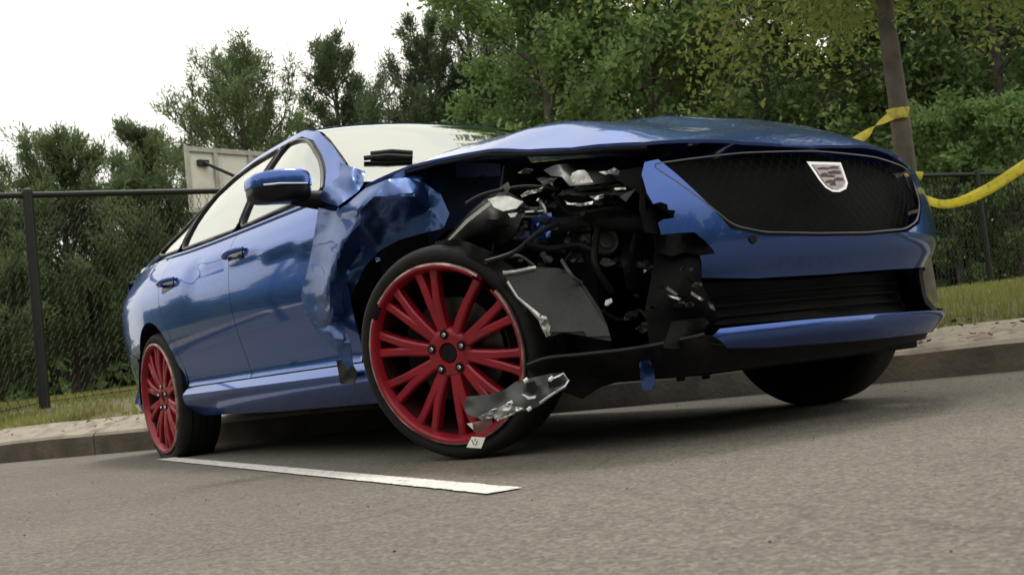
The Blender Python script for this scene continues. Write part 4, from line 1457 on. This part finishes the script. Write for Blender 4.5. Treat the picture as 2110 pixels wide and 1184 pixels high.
SP = 3.0
TOPZ = 2.165
for k in range(-3, 10):
    s = k * SP
    bm = bmesh.new()
    tube('', [fpt(s, fgz(s) - 0.05), fpt(s, TOPZ + 0.02)], 0.042 if k else 0.046, None, bm=bm, sides=12)
    tube('', [fpt(s, TOPZ + 0.02), fpt(s, TOPZ + 0.045), fpt(s, TOPZ + 0.06)], [0.048, 0.044, 0.012], None, bm=bm, sides=12)
    bmesh.ops.recalc_face_normals(bm, faces=bm.faces[:])
    po = finish(bm, 'post', M['fence'], fence, 50)
    tube('rail', [fpt(s, TOPZ), fpt(s + SP, TOPZ)], 0.027, M['fence'], fence, 10)
    tube('tension_wire', [fpt(s, fgz(s) + 0.06), fpt(s + SP, fgz(s + SP) + 0.06)], 0.004, M['fence'], fence, 5)
    # woven mesh of this bay: zigzag wires
    vsn, fsn = [], []
    pitch = 0.075
    n = int(SP / pitch)
    for i in range(n + 1):
        for sg in (0, 1):
            z0 = min(fgz(s), fgz(s + SP)) + 0.04
            rows = int((TOPZ + 0.03 - z0) / pitch)
            pts = []
            for j in range(rows + 1):
                ss_ = s + i * pitch + (pitch / 2 if (j + sg) % 2 else 0)
                pts.append(fpt(min(ss_, s + SP), TOPZ + 0.03 - j * pitch) + V((0.002 * (1 if j % 2 else -1), 0, 0)))
            for j in range(len(pts) - 1):
                a, b = pts[j], pts[j + 1]
                i0 = len(vsn)
                w = 0.0050
                o1, o2, o3 = V((w, 0, 0)), V((-w * 0.5, 0, w)), V((-w * 0.5, 0, -w))
                vsn += [a + o1, a + o2, a + o3, b + o1, b + o2, b + o3]
                fsn += [(i0, i0 + 1, i0 + 4, i0 + 3), (i0 + 1, i0 + 2, i0 + 5, i0 + 4), (i0 + 2, i0, i0 + 3, i0 + 5)]
    me_ = pydata('woven_mesh', vsn, fsn, M['fence'], fence, False)
    me_['kind'] = 'stuff'

# ------------------------------------------------------------------ basketball backboard seen from behind
M['board'] = material('white_board', (0.80, 0.78, 0.70), 0.6, 0, 0.05, 4, dirt=(0.4, 0.38, 0.33), dirt_amt=0.5)
M['frame'] = material('galvanised_frame', (0.42, 0.41, 0.37), 0.5, 0.3, 0.15, 10)
bc = atd(386, 366, 17.0)
bb = empty('basketball_backboard', (bc.x, bc.y, ground_z(bc)))
tag(bb, 'white basketball backboard seen from behind above the fence', 'backboard')
rt = V((_r.x, _r.y, 0)).normalized()
tow = V((-rt.y, rt.x, 0))
bx = rt * math.cos(R(48)) + V((_f.x, _f.y, 0)).normalized() * math.sin(R(48))
by = V((0, 0, 1)).cross(bx)
by = -by if by.dot(CAM - bc) < 0 else by
base_ = V(bb.location)


def bpnt(a, z, o=0.0):
    return V((bc.x, bc.y, bc.z)) + bx * a + V((0, 0, z)) + by * o - base_


def bbox(name, a0, a1, z0, z1, o0, o1, mat):
    vs_ = [bpnt(a, z, o) for o in (o0, o1) for z in (z0, z1) for a in (a0, a1)]
    o = pydata(name, vs_, [(0, 1, 3, 2), (4, 6, 7, 5), (0, 4, 5, 1), (2, 3, 7, 6), (0, 2, 6, 4), (1, 5, 7, 3)], mat, bb, False)
    bmm = bmesh.new()
    bmm.from_mesh(o.data)
    bmesh.ops.recalc_face_normals(bmm, faces=bmm.faces[:])
    bmm.to_mesh(o.data)
    bmm.free()
    return o


HW, ZT, ZB = 0.0, 0.44, -0.50
bbox('board', -HW, HW + 1.8, ZB, ZT, -0.03, 0.0, M['board'])
bbox('frame_bar', -HW - 0.02, HW + 1.82, ZT - 0.05, ZT + 0.02, 0.003, 0.05, M['frame'])
bbox('frame_bar', -HW - 0.02, HW + 1.82, ZB - 0.02, ZB + 0.05, 0.003, 0.05, M['frame'])
for a in (-0.02, 0.46, 1.08, 1.76):
    bbox('frame_post', a, a + 0.06, ZB + 0.053, ZT - 0.053, 0.003, 0.05, M['frame'])
bbox('bracket', 0.18, 0.36, 0.18, 0.27, 0.003, 0.06, M['fence'])
tube('support_arm', [bpnt(0.27, 0.22, 0.07), bpnt(0.75, -0.10, 0.4), bpnt(1.2, -0.5, 0.8)], 0.025, M['fence'], bb, 8)
tube('pole', [V((0, 0, -0.05)) + bx * 1.2 + by * 0.8, bpnt(1.2, -0.4, 0.8)], 0.06, M['frame'], bb, 10)

# ------------------------------------------------------------------ trees
def leafmat(name, base, var, trans, dirt, amt, sc):
    return material(name, base, 0.6, 0, var, sc, spec=0.25, trans=trans, dirt=dirt, dirt_amt=amt, dscale=sc * 0.5)


M['bark'] = material('bark', (0.085, 0.072, 0.06), 0.9, 0, 0.35, 9, bump=1.0, bscale=22)
M['bark2'] = material('grey_bark', (0.13, 0.11, 0.095), 0.9, 0, 0.35, 7, bump=1.0, bscale=18, dirt=(0.18, 0.155, 0.13), dirt_amt=0.8, dscale=4)
M['pine'] = leafmat('pine_needles', (0.145, 0.205, 0.09), 0.4, 0.42, (0.21, 0.25, 0.11), 0.6, 1.6)
M['pine2'] = leafmat('dark_pine_needles', (0.105, 0.15, 0.075), 0.4, 0.4, (0.14, 0.18, 0.085), 0.5, 1.5)
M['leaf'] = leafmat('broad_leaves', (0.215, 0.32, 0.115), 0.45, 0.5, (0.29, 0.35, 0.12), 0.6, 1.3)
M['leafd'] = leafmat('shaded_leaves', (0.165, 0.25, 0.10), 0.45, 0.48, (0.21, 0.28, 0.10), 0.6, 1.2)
M['locust'] = leafmat('locust_leaves', (0.25, 0.31, 0.09), 0.35, 0.5, (0.30, 0.31, 0.08), 0.6, 2.0)


def gp(u, t):                           # ground point under picture column u at distance t
    hv = 592 + FPX * math.tan(PITCH) + (u - 1055) * math.tan(ROLL)
    p = atd(u, hv, t)
    return V((p.x, p.y, ground_z(p)))


def limb_tree(name, base, label, H, spread, mat, barkm, seed, kind='broad', clear=0.12, nleaf=14000, leaf=0.055, trunk_r=0.1,
              nprim=26, group=None, lean=(0, 0), droop=0.0, fill=1.0):
    rnd = random.Random(seed)
    root = empty(name, tuple(base))
    tag(root, label, 'tree', group)
    bmw = bmesh.new()
    tips = []
    nt_ = 9
    tr = [V((lean[0] * (i / nt_) + 0.05 * trunk_r * 10 * noise.noise(V((i * 0.6, seed, 0))) * (i > 0), lean[1] * (i / nt_) + 0.5 * trunk_r * noise.noise(V((i * 0.6, seed, 5))) * (i > 0), H * 0.96 * i / nt_ - (0.1 if i == 0 else 0))) for i in range(nt_ + 1)]
    tube('', tr, [trunk_r * (1.25 if i == 0 else 1.0) * (1 - 0.9 * i / nt_) + 0.008 for i in range(nt_ + 1)], None, bm=bmw, sides=9)

    def trunk_at(f):
        x = f * nt_
        i = min(nt_ - 1, int(x))
        return tr[i].lerp(tr[i + 1], x - i)
    for k in range(nprim):
        f = clear + (0.985 - clear) * ((k + rnd.random()) / nprim)
        st = trunk_at(f)
        g = (f - clear) / (1 - clear)
        if kind == 'pine':
            ln = spread * (1.02 - g) ** 0.6 * rnd.uniform(0.5, 1.2) + 0.10
            el = R(rnd.uniform(5, 28) + 34 * g)
        else:
            ln = spread * (math.sin(math.pi * (0.16 + 0.8 * g)) ** 0.7) * rnd.uniform(0.6, 1.15)
            el = R(rnd.uniform(8, 40) + 30 * g)
        az = k * 2.399 + rnd.uniform(-0.5, 0.5)
        d = V((math.cos(az) * math.cos(el), math.sin(az) * math.cos(el), math.sin(el)))
        pts = [st]
        m = 6
        for i in range(1, m + 1):
            t = i / m
            bend = V((0, 0, (0.22 if kind == 'pine' else -droop) * ln * t * t))
            pts.append(st + d * ln * t + bend + V((rnd.gauss(0, 1), rnd.gauss(0, 1), rnd.gauss(0, 0.6))) * 0.05 * ln * t)
        r0 = trunk_r * (0.42 if kind == 'pine' else 0.5) * (1 - 0.75 * f) + 0.005
        tube('', pts, [r0 * (1 - 0.85 * i / m) + 0.003 for i in range(m + 1)], None, bm=bmw, sides=5, caps=False)
        ns_ = max(5, int((17 if kind == 'pine' else 10) * ln / max(0.4, spread) * 1.3))
        for q in range(ns_):
            t = rnd.uniform(0.04 if droop else 0.22, 1.0)
            i = min(m - 1, int(t * m))
            p0 = pts[i].lerp(pts[i + 1], t * m - i)
            a2 = az + rnd.choice((-1, 1)) * rnd.uniform(0.4, 1.3)
            e2 = el + R(rnd.uniform(-25, 35)) + (R(15) if kind == 'pine' else 0)
            l2 = ln * rnd.uniform(0.18, 0.42) * (1.15 - 0.5 * t) + 0.08
            p1 = p0 + V((math.cos(a2) * math.cos(e2), math.sin(a2) * math.cos(e2), math.sin(e2) - droop * 0.8)) * l2
            tube('', [p0, p0.lerp(p1, 0.5) + V((0, 0, 0.03 * l2)), p1], [0.006, 0.004, 0.002], None, bm=bmw, sides=3, caps=False)
            tips.append((p0, p1, g))
        tips.append((pts[-2], pts[-1], g))
    bmesh.ops.recalc_face_normals(bmw, faces=bmw.faces[:])
    finish(bmw, 'trunk', barkm, root, 60)
    vs_, f_ = [], []
    per = max(3, int(nleaf / len(tips)))
    for (p0, p1, g) in tips:
        ax = p1 - p0
        L = ax.length
        axn = ax.normalized()
        for q in range(per):
            t = rnd.uniform(0.05, 1.08)
            c = p0 + ax * t
            if kind == 'pine':
                # tuft of thin needles sweeping forward
                rr = 0.09 + 0.07 * rnd.random()
                dv = (axn * rnd.uniform(0.2, 1.0) + V((rnd.gauss(0, 1), rnd.gauss(0, 1), rnd.gauss(0, 1))) * 0.55 + V((0, 0, 0.25))).normalized()
                sd = dv.cross(V((rnd.gauss(0, 1), rnd.gauss(0, 1), rnd.gauss(0, 1)))).normalized() * leaf * rnd.uniform(0.7, 1.3)
                c += V((rnd.gauss(0, 1), rnd.gauss(0, 1), rnd.gauss(0, 1))) * 0.055
                i = len(vs_)
                vs_ += [c - sd * 0.5, c + dv * rr * 0.55 + sd, c + dv * rr, c + dv * rr * 0.5 - sd]
                f_.append((i, i + 1, i + 2, i + 3))
            else:
                off = V((rnd.gauss(0, 1), rnd.gauss(0, 1), rnd.gauss(0, 0.8))) * (0.10 * spread / 2.2 * fill + 0.03)
                c = c + off
                if droop:
                    c.z -= abs(rnd.gauss(0, 1)) * droop * 0.25
                nv = V((rnd.gauss(0, 1), rnd.gauss(0, 1), rnd.gauss(0, 0.9) + 0.7)).normalized()
                a = nv.cross(V((rnd.gauss(0, 1), rnd.gauss(0, 1), rnd.gauss(0, 1)))).normalized()
                b = nv.cross(a)
                s = leaf * rnd.uniform(0.6, 1.35)
                i = len(vs_)
                vs_ += [c - a * s, c + b * s * 0.5, c + a * s, c - b * s * 0.5]
                f_.append((i, i + 1, i + 2, i + 3))
    pydata('crown', vs_, f_, mat, root, False)
    return root


PG = 'trees beyond the fence'
pines = [
    (-10, 18.5, 352, 1.5, 'small pine cut by the left edge of the picture', 'pine'),
    (165, 19.5, 275, 1.9, 'spiky pine with two thin tops left of the backboard', 'pine'),
    (338, 21.0, 262, 1.75, 'loose pine with sky showing through beside the backboard', 'pine'),
    (552, 20.5, 122, 2.6, 'full rounded pine rising above the car door windows', 'pine'),
    (752, 22.0, 62, 2.1, 'narrow dark conifer standing alone against the sky above the windscreen', 'pine2'),
    (950, 23.0, 10, 2.1, 'conifer sloping up at the left flank of the tall trees', 'pine2'),
    (1040, 24.0, -170, 2.6, 'tallest dark conifer above the windscreen edge, top out of frame', 'pine2'),
]
for i, (u, t, tv, spw, lab, mt_) in enumerate(pines):
    b = gp(u, t)
    b.z -= 0.05
    topz = atd(u, tv, t).z
    limb_tree('pine_tree', b, lab, topz - b.z, spw, M[mt_], M['bark'], 100 + i, 'pine', 0.04, 52000, 0.0105, 0.10, 64, PG)
broad = [
    (1190, 20.0, -420, 2.5, 'mid green leafy tree above the middle of the bonnet', 'leaf'),
    (1400, 21.0, -750, 3.2, 'broad green tree behind the bonnet bulge', 'leaf'),
    (1640, 22.0, -800, 3.3, 'shaded leafy tree behind the emblem and the taped trunk', 'leafd'),
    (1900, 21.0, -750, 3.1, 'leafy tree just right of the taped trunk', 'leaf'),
    (2120, 20.0, -650, 3.0, 'leafy tree at the right edge of the picture', 'leafd'),
]
for i, (u, t, tv, spw, lab, mt_) in enumerate(broad):
    b = gp(u, t)
    b.z -= 0.05
    topz = atd(u, tv, t).z
    limb_tree('leafy_tree', b, lab, topz - b.z, spw, M[mt_], M['bark2'], 200 + i, 'broad', 0.07 if u < 1800 else 0.13, 60000, 0.062, 0.14, 48, PG)
# undergrowth along the far side of the fence
for i, (u, t, h, spw, lab) in enumerate([(1990, 18.0, 2.9, 1.0, 'pale leafed shrub behind the sagging yellow tape'), (2120, 17.5, 2.8, 1.0, 'rounded shrub at the far right behind the fence'),
                                         (1300, 17.5, 2.8, 1.2, 'shrub whose top shows over the right of the bonnet'), (1120, 17.5, 2.8, 1.2, 'shrub whose top shows over the rear of the bonnet')]):
    b = gp(u, t)
    b.z -= 0.05
    o = limb_tree('shrub', b, lab, h, spw, M['leaf'], M['bark2'], 300 + i, 'broad', 0.05, 9000, 0.05, 0.05, 22, 'shrubs along the fence')
    o['category'] = 'shrub'
# the near tree on the verge with tape round its trunk
tb = atd(1862, 300, 7.5)
tb.z = ground_z(tb)
near = limb_tree('street_tree', tb - V((0, 0, 0.05)), 'young tree on the verge with yellow tape round its trunk', 6.8, 1.9, M['locust'], M['bark2'], 77, 'broad', 0.32, 74000, 0.026, 0.066, 50, None, (-0.04, 0.0), 0.62, 1.3)

# far wood closing the view, reads as one mass
def wood(name, label, spots, mat, leaf, seed):
    rnd = random.Random(seed)
    vs_, f_ = [], []
    for (c, rx, h, n) in spots:
        for q in range(n):
            z = rnd.random() ** 0.8
            a, r = rnd.random() * 6.28, math.sqrt(rnd.random()) * rx * (1.05 - 0.5 * z)
            lump = 1 + 0.3 * noise.noise(V((a * 2, z * 4, c.x)))
            p = V((c.x + math.cos(a) * r * lump, c.y + math.sin(a) * r * lump, c.z + h * z * lump))
            nv = V((rnd.gauss(0, 1), rnd.gauss(0, 1), rnd.gauss(0, 0.8) + 0.5)).normalized()
            e = nv.cross(V((rnd.gauss(0, 1), rnd.gauss(0, 1), rnd.gauss(0, 1)))).normalized()
            g = nv.cross(e)
            s = leaf * rnd.uniform(0.6, 1.4)
            i = len(vs_)
            vs_ += [p - e * s, p + g * s * 0.6, p + e * s, p - g * s * 0.6]
            f_.append((i, i + 1, i + 2, i + 3))
    o = pydata(name, vs_, f_, mat, None, False)
    tag(o, label, 'trees', kind='stuff')
    return o


rnd = random.Random(8)
sp = []
for i in range(26):
    u = -300 + i * 110
    t = rnd.uniform(29, 34)
    c = gp(u, t)
    h = (2.6 + 0.6 * rnd.random()) if u < 900 else (6.0 + 2 * rnd.random())
    sp.append((c, 2.0 + rnd.random(), h, 3200 if u < 900 else 5200))
for i in range(14):                     # the wood goes on past the right of the view
    u = 2500 + i * 170
    c = gp(u, rnd.uniform(20, 26))
    sp.append((c, 2.2 + rnd.random(), 6.5 + 2.5 * rnd.random(), 4200))
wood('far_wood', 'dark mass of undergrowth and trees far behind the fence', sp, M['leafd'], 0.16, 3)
# wood across the lot, behind the viewer: mirrored in the doors, front arc added to darken the car
sp = []
for i in range(44):
    if i < 26:
        c = V((-66 + i * 3.0 + rnd.uniform(-1, 1), -15 - rnd.uniform(0, 3), 0))
        hh_ = 4.2 + 2.2 * rnd.random()
    else:
        a = R(-75 + (i - 26) * 7.5)
        c = V((4 + 17 * math.cos(a), 0 + 17 * math.sin(a), 0))
        hh_ = 5.5 + 2.5 * rnd.random()
    sp.append((c, 2.2, hh_, 1300))
wood('far_wood', 'row of trees across the lot mirrored in the car doors, with an added arc darkening its front', sp, M['leafd'], 0.26, 5)

# ------------------------------------------------------------------ yellow tape
def tape_mat():
    m = material('yellow_tape', (0.95, 0.87, 0.22), 0.45, 0, 0.05, 6, trans=0.55, dirt=(0.05, 0.05, 0.03), dirt_amt=0.35, dscale=30)
    return m


M['tape'] = tape_mat()


def ribbon(name, pts, wid, up0, twist, label, n=8):
    c = curve(pts, n)
    vs_, f_ = [], []
    k = len(c)
    for i, p in enumerate(c):
        t = (c[min(i + 1, k - 1)] - c[max(i - 1, 0)]).normalized()
        a = V(up0)
        a = (a - t * a.dot(t)).normalized()
        b = t.cross(a)
        tw = twist(i / (k - 1))
        d = a * math.cos(tw) + b * math.sin(tw)
        cr = b * math.cos(tw) - a * math.sin(tw)
        for j in range(4):
            q = j / 3 - 0.5
            vs_.append(p + d * q * wid + cr * (0.005 * math.cos(q * math.pi * 1.6 + i * 0.35)))
    for i in range(k - 1):
        for j in range(3):
            f_.append((i * 4 + j, i * 4 + j + 1, (i + 1) * 4 + j + 1, (i + 1) * 4 + j))
    o = pydata(name, vs_, f_, M['tape'], None, True, 60)
    sm = o.modifiers.new('thickness', 'SOLIDIFY')
    sm.thickness = 0.0008
    if label:
        tag(o, label, 'tape', 'yellow barrier tape')
    return o


def around(v, u0, r, turns=1.0, rise=0.0):
    c = atd(u0, v, 7.5)
    return [V((c.x + r * math.cos(a), c.y + r * math.sin(a), c.z + rise * a / 6.28)) for a in [turns * 6.2832 * i / 16 for i in range(17)]]


wr = 0.068
ribbon('barrier_tape', around(236, 1851, wr * 0.85 + 0.004, 1.0), 0.075, (0, 0, 1), lambda t: 0.25 * math.sin(t * 12), 'yellow tape wound round the tree trunk')
fr_ = atd(1836, 240, 7.40)
ribbon('barrier_tape', [fr_, atd(1808, 258, 7.35), atd(1790, 274, 7.30), atd(1762, 292, 7.22), atd(1720, 322, 7.1), atd(1660, 372, 6.95)], 0.06, (0, 0, 1), lambda t: 0.5 + 5.5 * t, 'twisted yellow tape running down from the trunk behind the bonnet')
ribbon('barrier_tape', [atd(1872, 366, 7.42), atd(1886, 392, 7.38), atd(1905, 410, 7.34), atd(1940, 420, 7.25), atd(1985, 413, 7.1), atd(2035, 390, 6.9), atd(2080, 362, 6.75), atd(2120, 336, 6.6), atd(2200, 285, 6.3), atd(2360, 215, 5.8), atd(2700, 140, 5.0), atd(3300, 60, 4.2)], 0.066,
       (0, 0, 1), lambda t: 0.35 + 0.25 * math.sin(t * 5), 'yellow tape sagging from the trunk to the right edge')
ribbon('barrier_tape', around(366, 1876, wr + 0.004, 1.0), 0.05, (0, 0, 1), lambda t: 0.3, 'narrow band of yellow tape low on the tree trunk')

# ------------------------------------------------------------------ dry leaves and grit
def litter():
    rnd = random.Random(31)
    vs_, f_ = [], []
    for i in range(420):
        if i < 110:
            s, d = rnd.gauss(5.9, 0.55), abs(rnd.gauss(0, 0.12)) + 0.02
        else:
            s, d = rnd.uniform(-2, 9), rnd.uniform(0.0, 0.4)
        p = kxy(s, d)
        p.z = ip(RISE, d) + 0.012 + 0.02 * rnd.random()
        a = rnd.random() * 6.28
        r = rnd.uniform(0.010, 0.026)
        e = V((math.cos(a), math.sin(a), rnd.uniform(-0.5, 0.5))) * r
        g = V((-math.sin(a), math.cos(a), rnd.uniform(-0.5, 0.5))) * r * 0.6
        k = len(vs_)
        vs_ += [p - e, p + g, p + e, p - g]
        f_.append((k, k + 1, k + 2, k + 3))
    return vs_, f_


M['dry'] = material('dry_leaves', (0.10, 0.062, 0.03), 0.8, 0, 0.5, 9)
a_, b_ = litter()
tag(pydata('leaf_litter', a_, b_, M['dry'], None, False), 'brown dry leaves scattered on the kerb', 'leaves', kind='stuff')
rnd = random.Random(12)
bm = bmesh.new()
for i in range(500):
    p = V((rnd.uniform(-4, 3.2), rnd.uniform(-3.2, 2.4), 0))
    if (p - K0).dot(KN) > -0.02:
        continue
    r = rnd.uniform(0.001, 0.0032) * (2 if rnd.random() < 0.02 else 1)
    q = bmesh.ops.create_icosphere(bm, subdivisions=1, radius=r)
    for v in q['verts']:
        v.co = V((v.co.x * rnd.uniform(0.8, 1.3), v.co.y * rnd.uniform(0.8, 1.3), v.co.z * 0.7)) + p + V((0, 0, r * 0.5))
M['grit'] = material('grit', (0.16, 0.14, 0.12), 0.9, 0, 0.7, 3)
tag(finish(bm, 'grit', M['grit'], None, flat=True), 'loose grit and small stones on the asphalt', 'grit', kind='stuff')
# glass crumbs and plastic bits under the damaged corner are part of the grit above
